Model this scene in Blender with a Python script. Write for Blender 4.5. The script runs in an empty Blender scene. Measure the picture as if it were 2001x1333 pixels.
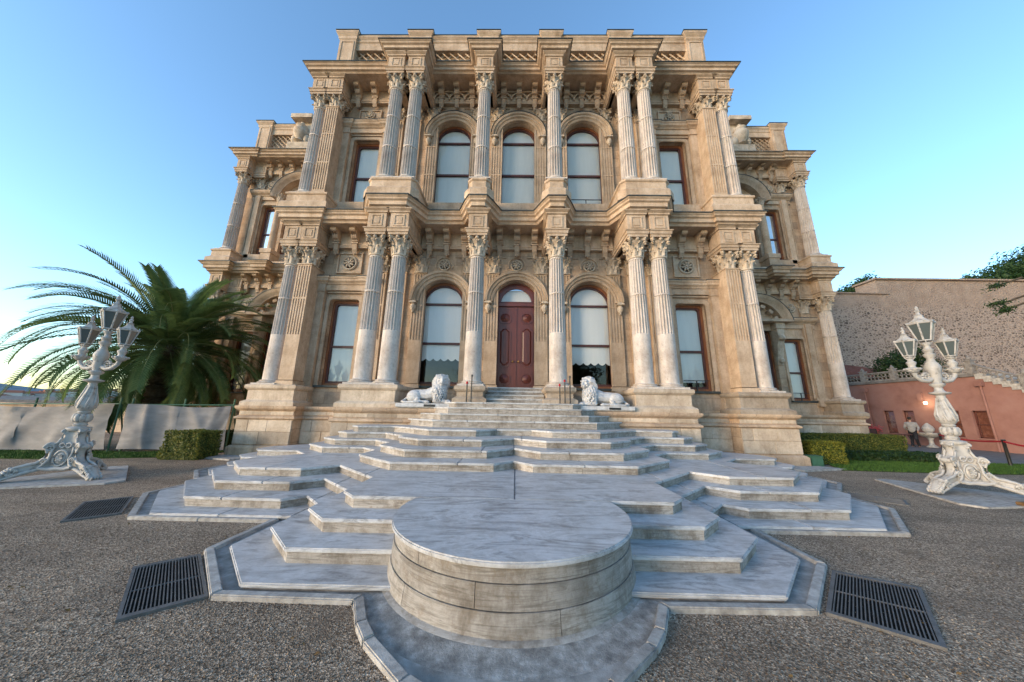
import bpy, bmesh, math, random
import numpy as np
from mathutils import Vector, Matrix
random.seed(7); np.random.seed(7)
R = math.radians
sc = bpy.context.scene
COL = sc.collection

# ------------------------------------------------------------------ camera
def rotmat(pitch, roll, yaw):
    p, r, y = R(pitch), R(roll), R(yaw)
    fw = Vector((-math.sin(y)*math.cos(p), math.cos(y)*math.cos(p), math.sin(p)))
    r0 = Vector((math.cos(y), math.sin(y), 0)); u0 = r0.cross(fw)
    rt = r0*math.cos(r) + u0*math.sin(r); up = u0*math.cos(r) - r0*math.sin(r)
    m = Matrix((rt, up, -fw)).transposed()
    return m.to_4x4()
cam_d = bpy.data.cameras.new('camera'); cam = bpy.data.objects.new('camera', cam_d); COL.objects.link(cam)
cam_d.sensor_width = 36; cam_d.lens = 610/2001*36; cam_d.clip_start = .05; cam_d.clip_end = 12000
cam.matrix_world = Matrix.Translation((.02, 0, 1.75)) @ rotmat(12.5, .98, .78)
sc.camera = cam

# ------------------------------------------------------------------ sky, sun, exposure
SUN_AZ, SUN_EL = 122, 6        # degrees left of the view axis, above the horizon
w = bpy.data.worlds.new('World'); sc.world = w; w.use_nodes = True
nt = w.node_tree; bg = nt.nodes['Background']
sky = nt.nodes.new('ShaderNodeTexSky'); sky.sky_type = 'NISHITA'; sky.sun_disc = False
sky.sun_elevation = R(SUN_EL); sky.sun_rotation = R(-SUN_AZ); sky.altitude = 0
sky.air_density = 1.0; sky.dust_density = .5; sky.ozone_density = 2.7
nt.links.new(sky.outputs[0], bg.inputs[0]); bg.inputs[1].default_value = .142
sd = bpy.data.lights.new('sun', 'SUN'); sun = bpy.data.objects.new('sun', sd); COL.objects.link(sun)
sd.energy = 1.15; sd.angle = R(30); sd.color = (1.0, .79, .58)
sdir = Vector((-math.sin(R(SUN_AZ))*math.cos(R(SUN_EL)), math.cos(R(SUN_AZ))*math.cos(R(SUN_EL)), math.sin(R(SUN_EL))))
sun.rotation_euler = sdir.to_track_quat('Z', 'Y').to_euler(); sun.location = (-40, 20, 30)
vs = sc.view_settings; vs.view_transform = 'Standard'; vs.look = 'None'; vs.exposure = 2.3; vs.gamma = 1; vs.use_curve_mapping = False

# ------------------------------------------------------------------ materials
def rgb(c): return (c[0], c[1], c[2], 1)
class N:
    def __init__(s, name):
        s.m = bpy.data.materials.new(name); s.m.use_nodes = True
        s.t = s.m.node_tree; s.b = s.t.nodes['Principled BSDF']
    def n(s, typ, **kw):
        x = s.t.nodes.new('ShaderNode'+typ)
        for k, v in kw.items(): setattr(x, k, v)
        return x
    def l(s, a, b): s.t.links.new(a, b)
    def coord(s, scale=(1,1,1), out='Object', rot=(0,0,0)):
        c = s.n('TexCoord'); mp = s.n('Mapping'); mp.inputs['Scale'].default_value = scale; mp.inputs['Rotation'].default_value = rot
        s.l(c.outputs[out], mp.inputs[0]); return mp.outputs[0]
    def noise(s, vec, scale, detail=4, rough=.6, dist=0):
        x = s.n('TexNoise'); x.inputs['Scale'].default_value = scale; x.inputs['Detail'].default_value = detail
        x.inputs['Roughness'].default_value = rough; x.inputs['Distortion'].default_value = dist
        s.l(vec, x.inputs['Vector']); return x.outputs['Fac']
    def ramp(s, fac, stops):
        x = s.n('ValToRGB'); e = x.color_ramp.elements
        while len(e) < len(stops): e.new(.5)
        for el, (p, c) in zip(e, stops):
            el.position = p; el.color = rgb(c) if hasattr(c, '__len__') else (c, c, c, 1)
        s.l(fac, x.inputs[0]); return x.outputs[0]
    def mix(s, fac, a, b, mode='MIX'):
        x = s.n('MixRGB', blend_type=mode)
        for i, v in enumerate((fac, a, b)):
            if hasattr(v, 'links'): s.l(v, x.inputs[i])
            elif hasattr(v, '__len__'): x.inputs[i].default_value = rgb(v)
            else: x.inputs[i].default_value = v
        return x.outputs[0]
    def rand(s, col, amt):            # tint per object
        o = s.n('ObjectInfo'); mr = s.n('MapRange'); mr.inputs[3].default_value = 1-amt; mr.inputs[4].default_value = 1+amt
        s.l(o.outputs['Random'], mr.inputs[0]); h = s.n('HueSaturation'); s.l(mr.outputs[0], h.inputs['Value']); s.l(col, h.inputs['Color'])
        return h.outputs[0]
    def bump(s, h, strength=.3, dist=.02):
        x = s.n('Bump'); x.inputs['Strength'].default_value = strength; x.inputs['Distance'].default_value = dist
        s.l(h, x.inputs['Height']); s.l(x.outputs[0], s.b.inputs['Normal'])
    def out(s, col, rough=.7, spec=.3, metal=0):
        if hasattr(col, 'links'): s.l(col, s.b.inputs['Base Color'])
        else: s.b.inputs['Base Color'].default_value = rgb(col)
        s.b.inputs['Roughness'].default_value = rough; s.b.inputs['Specular IOR Level'].default_value = spec
        s.b.inputs['Metallic'].default_value = metal; return s.m

def stone_mat(name, dark, mid, light, joints=True, rand=.0, bump=.35, rough=.82):
    k = N(name); v = k.coord()
    n1 = k.noise(v, 1.3, 6, .65); c = k.ramp(n1, [(.3, dark), (.5, mid), (.72, light)])
    st = k.noise(k.coord((2.2, 2.2, .25)), 1.6, 5, .7); c = k.mix(.4, c, k.ramp(st, [(.34, (.55,.5,.44)), (.56, 1)]), 'MULTIPLY')
    n3 = k.noise(v, 14, 5, .7); c = k.mix(.5, c, k.ramp(n3, [(.3, .72), (.6, 1.08)]), 'MULTIPLY')
    wt = k.noise(k.coord((1.4,1.4,.55)), 2.4, 8, .78, .4); c = k.mix(k.ramp(wt, [(.55, 0), (.72, .5)]), c, (.13,.105,.08))
    pt = k.noise(v, 6.5, 7, .8); c = k.mix(k.ramp(pt, [(.56, 0), (.68, .5)]), c, (.17,.125,.09))
    lt = k.noise(v, 3.1, 6, .75); c = k.mix(k.ramp(lt, [(.58, 0), (.74, .45)]), c, (.66,.56,.46))
    h = k.noise(v, 34, 5, .7)
    if joints:
        sx = k.n('SeparateXYZ'); k.l(v, sx.inputs[0]); ad = k.n('Math', operation='ADD'); k.l(sx.outputs[0], ad.inputs[0]); k.l(sx.outputs[1], ad.inputs[1])
        cb = k.n('CombineXYZ'); k.l(ad.outputs[0], cb.inputs[0]); k.l(sx.outputs[2], cb.inputs[1])
        br = k.n('TexBrick'); br.inputs['Scale'].default_value = 1; br.inputs['Brick Width'].default_value = .92; br.inputs['Row Height'].default_value = .47
        br.inputs['Mortar Size'].default_value = .009; br.inputs['Mortar Smooth'].default_value = .3; br.inputs['Bias'].default_value = 0
        br.inputs['Color1'].default_value = rgb((1.18,1.10,1.02)); br.inputs['Color2'].default_value = rgb((.74,.74,.76)); br.inputs['Mortar'].default_value = rgb((.5,.46,.42))
        k.l(cb.outputs[0], br.inputs['Vector']); c = k.mix(.75, c, br.outputs['Color'], 'MULTIPLY')
    if rand: c = k.rand(c, rand)
    k.bump(h, bump, .012)
    return k.out(c, rough, .25)
M = {}
M['stone'] = stone_mat('palace_stone', (.34,.24,.16), (.475,.36,.255), (.57,.45,.335))
M['stone_plain'] = stone_mat('palace_stone_trim', (.35,.25,.165), (.49,.37,.262), (.60,.475,.355), joints=False, rand=.09)
M['block'] = stone_mat('ashlar_block', (.34,.265,.195), (.46,.375,.285), (.56,.475,.38), joints=False, rand=.24)
M['column'] = stone_mat('column_stone', (.39,.335,.29), (.54,.485,.435), (.63,.58,.53), joints=False, rand=.06)
M['carved'] = stone_mat('carved_stone', (.22,.17,.12), (.50,.41,.31), (.66,.57,.46), joints=False, bump=.6)

def marble(name, vein, body, light, stain=0., rand=.05, rough=.42, sc_=(.55,2.3,2.6), spin=2.2):
    k = N(name); o = k.n('ObjectInfo'); 
    c0 = k.n('TexCoord'); mp = k.n('Mapping'); mp.inputs['Scale'].default_value = sc_
    k.l(c0.outputs['Object'], mp.inputs[0])
    cb = k.n('CombineXYZ'); ml = k.n('Math', operation='MULTIPLY'); ml.inputs[1].default_value = 37; k.l(o.outputs['Random'], ml.inputs[0])
    k.l(ml.outputs[0], cb.inputs[0]); k.l(ml.outputs[0], cb.inputs[1]); k.l(cb.outputs[0], mp.inputs['Location'])
    rz = k.n('CombineXYZ'); m2 = k.n('Math', operation='MULTIPLY'); m2.inputs[1].default_value = spin; k.l(o.outputs['Random'], m2.inputs[0]); k.l(m2.outputs[0], rz.inputs[2]); k.l(rz.outputs[0], mp.inputs['Rotation'])
    v = mp.outputs[0]
    a = k.noise(v, 1.3, 9, .66, 1.9); c = k.ramp(a, [(.33, vein), (.42, body), (.50, light), (.56, body), (.60, vein), (.63, body), (.72, light)])
    b = k.noise(k.coord(), 5, 5, .7); c = k.mix(.35, c, k.ramp(b, [(.3, .72), (.65, 1.05)]), 'MULTIPLY')
    if stain:
        s1 = k.noise(k.coord((1,1,.6)), 2.3, 7, .75); c = k.mix(k.ramp(s1, [(.47, 0), (.66, stain)]), c, (.10,.08,.06))
        s2 = k.noise(k.coord(), 9, 6, .8); c = k.mix(k.ramp(s2, [(.5, 0), (.68, stain*.9)]), c, (.16,.125,.09))
    c = k.rand(c, rand); k.bump(k.noise(k.coord(), 40, 4, .7), .15, .006)
    return k.out(c, rough, .4)
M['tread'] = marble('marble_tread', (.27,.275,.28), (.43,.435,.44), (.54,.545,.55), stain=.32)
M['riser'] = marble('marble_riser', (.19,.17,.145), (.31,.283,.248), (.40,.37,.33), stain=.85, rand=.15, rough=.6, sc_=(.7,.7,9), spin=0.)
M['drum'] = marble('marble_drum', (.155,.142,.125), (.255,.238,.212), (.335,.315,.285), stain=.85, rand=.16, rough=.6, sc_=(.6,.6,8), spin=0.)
M['statue'] = marble('white_marble', (.36,.36,.37), (.47,.475,.48), (.54,.545,.55), stain=.35, rand=.0, rough=.5)
k = N('gravel'); v = k.coord()
vo = k.n('TexVoronoi'); vo.inputs['Scale'].default_value = 85; k.l(v, vo.inputs['Vector'])
vo2 = k.n('TexVoronoi'); vo2.inputs['Scale'].default_value = 38; k.l(v, vo2.inputs['Vector'])
sp = k.n('SeparateXYZ'); k.l(vo.outputs['Color'], sp.inputs[0])
c = k.ramp(sp.outputs[0], [(0, (.096,.070,.049)), (.45, (.245,.187,.135)), (.85, (.42,.335,.252)), (1, (.62,.52,.41))])
big = k.noise(v, .55, 6, .7, .5); c = k.mix(.8, c, k.ramp(big, [(.3, (.72,.70,.68)), (.5, (1.0,.98,.95)), (.72, (1.28,1.22,1.14))]), 'MULTIPLY')
trk = k.noise(k.coord((.12,.9,1), rot=(0,0,.25)), 1.4, 5, .65, .5); c = k.mix(.8, c, k.ramp(trk, [(.36, .74), (.5, 1.0), (.66, 1.18)]), 'MULTIPLY')
pat = k.noise(v, 1.1, 5, .7, .6); c = k.mix(k.ramp(pat, [(.52, 0), (.70, .6)]), c, (.16,.118,.085))
hh = k.n('Math', operation='ADD'); k.l(vo.outputs['Distance'], hh.inputs[0]); k.l(vo2.outputs['Distance'], hh.inputs[1])
k.bump(hh.outputs[0], .8, .022); M['gravel'] = k.out(c, .9, .2)
def simple(name, stops, scale=4, rough=.7, spec=.3, bump=.2, bscale=25, rand=0, stretch=(1,1,1), metal=0, dist=.01):
    k = N(name); v = k.coord(stretch); c = k.ramp(k.noise(v, scale, 6, .65), stops)
    if rand: c = k.rand(c, rand)
    if bump: k.bump(k.noise(v, bscale, 5, .7), bump, dist)
    return k.out(c, rough, spec, metal)
M['skirt'] = simple('rough_mortar', [(.3,(.15,.14,.13)),(.5,(.27,.26,.24)),(.7,(.44,.43,.41))], 9, .95, .15, .9, 45)
M['concrete'] = simple('concrete', [(.3,(.16,.155,.145)),(.5,(.27,.26,.24)),(.7,(.40,.39,.37))], 5, .9, .2, .6, 50)
M['kerb'] = simple('kerb_stone', [(.3,(.21,.195,.18)),(.55,(.36,.345,.32)),(.75,(.50,.48,.45))], 9, .9, .2, .6, 60, rand=.1)
M['oldmarble'] = simple('weathered_marble', [(.3,(.13,.12,.11)),(.55,(.24,.225,.21)),(.75,(.34,.325,.305))], 6, .9, .2, .5, 40, rand=.08)
M['wood'] = simple('window_wood', [(.3,(.14,.052,.022)),(.6,(.27,.10,.040)),(.8,(.38,.165,.07))], 3, .5, .4, .2, 20, stretch=(6,6,.6))
M['sash'] = simple('sash_wood', [(.3,(.06,.022,.02)),(.7,(.12,.04,.03))], 3, .45, .4, .1, 20, stretch=(6,6,.6))
M['door'] = simple('door_paint', [(.3,(.115,.027,.017)),(.7,(.18,.046,.029))], 3, .38, .5, .1, 16, stretch=(8,8,.7))
M['flash'] = simple('lead_flashing', [(.3,(.025,.032,.03)),(.7,(.06,.07,.064))], 6, .6, .4)
M['iron'] = simple('dark_iron', [(.3,(.06,.06,.058)),(.7,(.13,.125,.12))], 12, .55, .5, .3, 60)
M['black'] = simple('black_paint', [(.3,(.012,.012,.013)),(.7,(.02,.02,.02))], 10, .4, .5, 0)
M['pit_shade'] = simple('pit_shade_debris', [(.3,(.012,.012,.01)),(.62,(.03,.028,.024)),(.75,(.16,.15,.14))], 22, .95, .1, .8, 40)  # near-black stands in for shade down the pit, pale specks are debris
M['white'] = simple('white_cast_paint', [(.30,(.13,.115,.10)),(.43,(.34,.33,.31)),(.7,(.43,.42,.405))], 7, .55, .35, .3, 30)
M['brass'] = simple('brass', [(.3,(.45,.27,.09)),(.7,(.6,.38,.14))], 9, .3, .5, 0, metal=1)
M['red'] = simple('red_velvet', [(.3,(.30,.008,.014)),(.7,(.42,.012,.02))], 9, .7, .3)
M['blind'] = simple('blind_fabric', [(.3,(.76,.75,.71)),(.7,(.84,.83,.79))], 1.2, .85, .2, .1, 8, rand=.04, stretch=(3,3,.4))
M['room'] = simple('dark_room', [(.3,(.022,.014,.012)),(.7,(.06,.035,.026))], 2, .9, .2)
M['tarp'] = simple('fabric_screen', [(.3,(.19,.18,.178)),(.55,(.245,.235,.23)),(.75,(.30,.29,.282))], 1.6, .8, .25, .25, 60, stretch=(1,1,3))
M['tube'] = simple('green_tube', [(.3,(.03,.09,.05)),(.7,(.06,.15,.09))], 8, .5, .4)
M['grass'] = simple('grass_blade', [(.3,(.030,.070,.012)),(.55,(.055,.115,.020)),(.8,(.09,.16,.03))], 3, .7, .2, 0)
M['soil'] = simple('soil', [(.3,(.03,.045,.015)),(.7,(.05,.07,.022))], 5, .95, .1, .5, 30)
def leaf(name, stops, scale=9, rough=.55):
    k = N(name); c = k.ramp(k.noise(k.coord(), scale, 4, .7), stops); m = k.out(c, rough, .3)
    k.b.inputs['Subsurface Weight'].default_value = 0
    tr = k.n('BsdfTranslucent'); k.l(c, tr.inputs[0]); ms = k.n('MixShader'); ms.inputs[0].default_value = .38
    k.l(k.b.outputs[0], ms.inputs[1]); k.l(tr.outputs[0], ms.inputs[2]); k.l(ms.outputs[0], k.t.nodes['Material Output'].inputs[0]); return m
M['yhedge'] = leaf('golden_leaf', [(.3,(.045,.075,.012)),(.47,(.13,.155,.02)),(.6,(.34,.30,.04)),(.8,(.45,.37,.06))], 14)
M['yhedge2'] = leaf('olive_leaf', [(.3,(.03,.06,.012)),(.46,(.08,.11,.02)),(.6,(.22,.21,.04)),(.8,(.33,.28,.06))], 12)
M['dhedge'] = leaf('dark_leaf', [(.3,(.012,.032,.010)),(.55,(.03,.065,.016)),(.8,(.06,.10,.022))], 10)
M['treeleaf'] = leaf('tree_leaf', [(.3,(.015,.038,.012)),(.55,(.035,.075,.018)),(.8,(.075,.125,.03))], 3)
M['palm'] = leaf('palm_leaflet', [(.3,(.05,.088,.03)),(.5,(.10,.16,.052)),(.75,(.175,.24,.085))], 2.5, .45)
M['rachis'] = simple('palm_rachis', [(.3,(.11,.14,.06)),(.7,(.18,.21,.09))], 5, .6)
M['dryleaf'] = simple('dry_leaf', [(.3,(.10,.06,.025)),(.7,(.24,.15,.06))], 30, .9, .1, 0)
M['bark'] = simple('bark', [(.3,(.05,.038,.026)),(.6,(.12,.09,.06)),(.8,(.2,.15,.1))], 7, .95, .1, .9, 18, dist=.03)
M['pink'] = simple('pink_plaster', [(.3,(.205,.102,.084)),(.5,(.255,.134,.112)),(.75,(.29,.165,.14))], 1.1, .9, .15, .15, 40)
M['roof'] = simple('roof_grey', [(.3,(.10,.09,.085)),(.7,(.2,.19,.18))], 3, .9)
M['hill'] = simple('far_hill', [(.35,(.13,.17,.20)),(.55,(.19,.22,.25)),(.7,(.30,.31,.33))], .012, .95, .1, 0)
M['house'] = simple('far_house', [(.3,(.40,.37,.34)),(.7,(.55,.51,.46))], .1, .9, .1, 0, rand=.25)
M['tile'] = simple('red_roof', [(.3,(.25,.10,.07)),(.7,(.33,.15,.1))], .3, .9, .1, 0)
M['timber'] = simple('timber_block', [(.3,(.08,.045,.02)),(.7,(.2,.12,.06))], 9, .9, .1, .4, 30)
M['skin'] = simple('skin', [(.3,(.36,.20,.14)),(.7,(.42,.25,.18))], 9, .6, .3, 0)
M['hair'] = simple('hair', [(.3,(.015,.012,.01)),(.7,(.03,.024,.02))], 9, .7, .3, 0)
M['blue'] = simple('blue_shirt', [(.3,(.12,.26,.45)),(.7,(.18,.34,.55))], 9, .8, .2, 0)
M['greyshirt'] = simple('grey_shirt', [(.3,(.22,.21,.20)),(.7,(.32,.31,.30))], 9, .8, .2, 0)
M['trouser'] = simple('dark_trousers', [(.3,(.015,.016,.02)),(.7,(.03,.03,.035))], 9, .8, .2, 0)
M['flower'] = simple('pink_flower', [(.3,(.45,.06,.07)),(.7,(.65,.14,.14))], 30, .7, .2, 0)
k = N('glass'); k.t.nodes.remove(k.b)
fr = k.n('Fresnel'); fr.inputs[0].default_value = 1.5; tp = k.n('BsdfTransparent'); tp.inputs[0].default_value = (.93,.95,.95,1); gl = k.n('BsdfGlossy'); gl.inputs['Roughness'].default_value = .02
wv = k.n('Bump'); wv.inputs['Strength'].default_value = .06; wv.inputs['Distance'].default_value = .1; k.l(k.noise(k.coord(), .9, 2, .5), wv.inputs['Height']); k.l(wv.outputs[0], gl.inputs['Normal'])
ad = k.n('Math', operation='MULTIPLY_ADD'); ad.inputs[1].default_value = .7; ad.inputs[2].default_value = .03; k.l(fr.outputs[0], ad.inputs[0])
ms = k.n('MixShader'); k.l(ad.outputs[0], ms.inputs[0]); k.l(tp.outputs[0], ms.inputs[1]); k.l(gl.outputs[0], ms.inputs[2]); k.l(ms.outputs[0], k.t.nodes['Material Output'].inputs[0]); M['glass'] = k.m
k = N('frosted_lantern_glass'); k.out((.075,.095,.095), .28, .5); k.b.inputs['Transmission Weight'].default_value = .1; M['lantern'] = k.m
k = N('lit_bulb'); k.b.inputs['Emission Color'].default_value = (1,.82,.5,1); k.b.inputs['Emission Strength'].default_value = 14; M['bulb'] = k.m
def rubble(name, scale):
    k = N(name); v = k.coord((1, 1, 1.5)); vo = k.n('TexVoronoi', feature='DISTANCE_TO_EDGE'); vo.inputs['Scale'].default_value = scale; k.l(v, vo.inputs['Vector'])
    vc = k.n('TexVoronoi'); vc.inputs['Scale'].default_value = scale; k.l(v, vc.inputs['Vector']); sp = k.n('SeparateXYZ'); k.l(vc.outputs['Color'], sp.inputs[0])
    st = k.ramp(sp.outputs[0], [(0,(.10,.075,.06)), (.5,(.21,.16,.128)), (1,(.32,.25,.20))])
    up = k.n('SeparateXYZ'); k.l(k.coord(), up.inputs[0]); pn = k.noise(k.coord(), .35, 5, .7)
    ma = k.n('Math', operation='MULTIPLY_ADD'); ma.inputs[1].default_value = 4.5; k.l(pn, ma.inputs[0]); k.l(up.outputs[2], ma.inputs[2])
    pl = k.ramp(k.noise(k.coord(), 1.2, 6, .7), [(.3,(.26,.19,.145)), (.7,(.37,.285,.222))])
    c = k.mix(k.ramp(vo.outputs['Distance'], [(.05, 1), (.2, 0)]), st, (.37,.29,.235))
    mr = k.n('MapRange'); mr.inputs[1].default_value = 14.4; mr.inputs[2].default_value = 15.4; k.l(ma.outputs[0], mr.inputs[0])
    c = k.mix(mr.outputs[0], c, pl); k.bump(vo.outputs['Distance'], .8, .12); return k.out(c, .95, .1)
M['rubble'] = rubble('rubble_wall', 3.3)
M['brickslope'] = simple('brick_slope', [(.3,(.13,.05,.035)),(.6,(.25,.10,.07)),(.8,(.34,.17,.12))], 6, .95, .1, .9, 12, dist=.05)
# ------------------------------------------------------------------ mesh helpers
class MB:
    def __init__(s): s.v = []; s.f = []
    def add(s, vs, fs):
        o = len(s.v); s.v += [tuple(p) for p in vs]; s.f += [tuple(i+o for i in f) for f in fs]; return s
    def box(s, x0, x1, y0, y1, z0, z1):
        return s.add([(x,y,z) for z in (z0,z1) for y in (y0,y1) for x in (x0,x1)], [(0,2,3,1),(4,5,7,6),(0,1,5,4),(2,6,7,3),(0,4,6,2),(1,3,7,5)])
    def prism(s, poly, z0, z1):
        n = len(poly); vs = [(x,y,z0) for x,y in poly]+[(x,y,z1) for x,y in poly]
        return s.add(vs, [tuple(range(n))[::-1], tuple(range(n,2*n))]+[(i,(i+1)%n,n+(i+1)%n,n+i) for i in range(n)])
    def prism_y(s, poly, y0, y1):     # polygon in x,z pulled along y
        n = len(poly); vs = [(x,y0,z) for x,z in poly]+[(x,y1,z) for x,z in poly]
        return s.add(vs, [tuple(range(n)), tuple(range(n,2*n))[::-1]]+[(i,n+i,n+(i+1)%n,(i+1)%n) for i in range(n)])
    def prism_x(s, poly, x0, x1):     # polygon in y,z pulled along x
        n = len(poly); vs = [(x0,y,z) for y,z in poly]+[(x1,y,z) for y,z in poly]
        return s.add(vs, [tuple(range(n)), tuple(range(n,2*n))[::-1]]+[(i,n+i,n+(i+1)%n,(i+1)%n) for i in range(n)])
    def lathe(s, prof, n=24, c=(0,0,0), caps=True, sq=None):
        vs = []; m = len(prof)
        for r, z in prof:
            for i in range(n):
                a = 2*math.pi*(i+.5)/n; vs.append((c[0]+r*math.cos(a), c[1]+r*math.sin(a), c[2]+z))
        fs = [(j*n+i, j*n+(i+1)%n, (j+1)*n+(i+1)%n, (j+1)*n+i) for j in range(m-1) for i in range(n)]
        if caps: fs += [tuple(range(n))[::-1], tuple(range((m-1)*n, m*n))]
        return s.add(vs, fs)
    def sweep(s, path, prof, closed=False):   # path in plan, going so that its right-hand side is outward; prof = (out, z)
        n = len(path); P = [Vector(p) for p in path]; ms = []
        for i in range(n):
            ds = []
            if i > 0 or closed: ds.append((P[i]-P[i-1]).normalized())
            if i < n-1 or closed: ds.append((P[(i+1)%n]-P[i]).normalized())
            ns = [Vector((d.y, -d.x)) for d in ds]
            ms.append(ns[0] if len(ns) == 1 else (ns[0]+ns[1])/(1+ns[0].dot(ns[1])))
        vs = [(P[i].x+ms[i].x*o, P[i].y+ms[i].y*o, z) for i in range(n) for o, z in prof]; m = len(prof)
        return s.add(vs, [(i*m+j, ((i+1)%n)*m+j, ((i+1)%n)*m+j+1, i*m+j+1) for i in range(n if closed else n-1) for j in range(m-1)])
    def arc(s, cx, zc, prof, a0, a1, n, y):   # prof = closed list of (radius, -y offset)
        m = len(prof); vs = []
        for i in range(n+1):
            a = a0+(a1-a0)*i/n
            for r, d in prof: vs.append((cx+r*math.cos(a), y-d, zc+r*math.sin(a)))
        fs = [(i*m+j, i*m+(j+1)%m, (i+1)*m+(j+1)%m, (i+1)*m+j) for i in range(n) for j in range(m)]
        return s.add(vs, fs+[tuple(range(m)), tuple(range(n*m,(n+1)*m))])
    def tube(s, pts, rad, n=8, flat=1.0):
        P = [Vector(p) for p in pts]; m = len(P); vs = []
        if not hasattr(rad, '__len__'): rad = [rad]*m
        for i in range(m):
            d = (P[min(i+1,m-1)]-P[max(i-1,0)]).normalized(); a = d.cross(Vector((0,0,1)))
            if a.length < 1e-3: a = Vector((1,0,0))
            a.normalize(); b = a.cross(d)
            for k in range(n):
                t = 2*math.pi*k/n; vs.append(P[i]+(a*math.cos(t)*flat+b*math.sin(t))*rad[i])
        return s.add(vs, [(i*n+k, i*n+(k+1)%n, (i+1)*n+(k+1)%n, (i+1)*n+k) for i in range(m-1) for k in range(n)]+[tuple(range(n)), tuple(range((m-1)*n, m*n))])
    def ball(s, c, r, n=12, m=8):
        if not hasattr(r, '__len__'): r = (r,r,r)
        prof = [(math.sin(math.pi*j/m), -math.cos(math.pi*j/m)) for j in range(m+1)]
        o = len(s.v); t = MB().lathe([(max(a,1e-4),b) for a,b in prof], n, caps=False)
        return s.add([(c[0]+x*r[0], c[1]+y*r[1], c[2]+z*r[2]) for x,y,z in t.v], t.f)
    def xf(s, mat):
        s.v = [tuple(mat @ Vector(p)) for p in s.v]; return s
    def mir(s): s.v = [(-x,y,z) for x,y,z in s.v]; s.f = [f[::-1] for f in s.f]; return s
    def join(s, o): return s.add(o.v, o.f)
    def mesh(s, name, mat, smooth=False, bevel=0, seg=2):
        me = bpy.data.meshes.new(name); me.from_pydata(s.v, [], s.f)
        bm = bmesh.new(); bm.from_mesh(me); bmesh.ops.remove_doubles(bm, verts=bm.verts, dist=1e-5); bmesh.ops.recalc_face_normals(bm, faces=bm.faces)
        if bevel: bmesh.ops.bevel(bm, geom=[e for e in bm.edges if e.calc_face_angle(0) > .4], offset=bevel, segments=seg, affect='EDGES', clamp_overlap=True)
        bm.to_mesh(me); bm.free(); me.materials.append(M[mat] if isinstance(mat, str) else mat)
        if smooth:
            me.polygons.foreach_set('use_smooth', [True]*len(me.polygons)); me.set_sharp_from_angle(angle=R(smooth if smooth is not True else 40))
        return me
def link(name, data, parent=None, loc=(0,0,0)):
    o = bpy.data.objects.new(name, data); COL.objects.link(o); o.parent = parent; o.location = loc; return o
def tag(o, label=None, cat=None, group=None, kind=None):
    for k, v in (('label',label),('category',cat),('group',group),('kind',kind)):
        if v: o[k] = v
    return o
def thing(name, label, cat, loc=(0,0,0), rz=0, group=None):
    o = link(name, None, None, loc); o.rotation_euler = (0,0,rz); o.empty_display_size = .3; return tag(o, label, cat, group)
def part(name, mb, mat, parent, smooth=False, bevel=0, local=False, kind=None, label=None, seg=2):
    """world-space geometry under a thing (Empty) or under one of its parts"""
    o = link(name, mb.mesh(name, mat, smooth, bevel, seg), parent)
    if parent is not None and parent.type == 'EMPTY' and not local: o.location = -Vector(parent.location)
    return tag(o, label, kind=kind)
def inst(name, me, parent, loc, rz=0, scale=None):
    o = link(name, me, parent)
    base = -Vector(parent.location) if parent is not None and parent.type == 'EMPTY' else Vector((0,0,0))
    o.location = base+Vector(loc); o.rotation_euler = (0,0,rz)
    if scale: o.scale = scale
    return o
def copy_tree(o, parent=None):
    c = o.copy(); COL.objects.link(c); c.parent = parent
    for ch in [x for x in COL.objects if x.parent == o]: copy_tree(ch, c)
    return c
def sym(half): return [(-x,y) for x,y in half[::-1]]+list(half)
def one(name, mb, mat, label, cat, smooth=False, group=None, kind=None, bevel=0):
    return tag(link(name, mb.mesh(name, mat, smooth, bevel)), label, cat, group, kind)
def remesh(mb, name, mat, voxel, smooth_it=2):
    me = mb.mesh(name, mat); o = bpy.data.objects.new('tmp', me); COL.objects.link(o)
    r = o.modifiers.new('r', 'REMESH'); r.mode = 'VOXEL'; r.voxel_size = voxel
    if smooth_it: s = o.modifiers.new('s', 'SMOOTH'); s.iterations = smooth_it; s.factor = .5
    dg = bpy.context.evaluated_depsgraph_get(); dg.update()
    out = bpy.data.meshes.new_from_object(o.evaluated_get(dg)); out.name = name
    bpy.data.objects.remove(o); bpy.data.meshes.remove(me)
    if not out.materials: out.materials.append(M[mat])
    out.polygons.foreach_set('use_smooth', [True]*len(out.polygons)); return out
def capsule(mb, a, b, ra, rb=None, n=10, k=4):
    rb = ra if rb is None else rb; a, b = Vector(a), Vector(b); d = b-a; L = d.length; d.normalize()
    pts = []; rr = []
    for i in range(k): t = math.pi/2*(1-i/k); pts.append(a-d*ra*math.sin(t)); rr.append(max(ra*math.cos(t), .001))
    pts.append(a); rr.append(ra); pts.append(b); rr.append(rb)
    for i in range(1, k+1): t = math.pi/2*i/k; pts.append(b+d*rb*math.sin(t)); rr.append(max(rb*math.cos(t), .001))
    return mb.tube(pts, rr, n)

# ------------------------------------------------------------------ ground
gr = MB(); gr.add([(-3000,-3000,0),(3000,-3000,0),(3000,3000,0),(-3000,3000,0)], [(0,1,2,3)])
tag(link('gravel_ground', gr.mesh('gravel_ground', 'gravel')), kind='structure')

# ------------------------------------------------------------------ palace
PAL = thing('palace', 'ornate two storey beige stone palace with fluted Corinthian columns behind the marble stairs', 'palace', (0,13,0))
YW = 12.8
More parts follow.
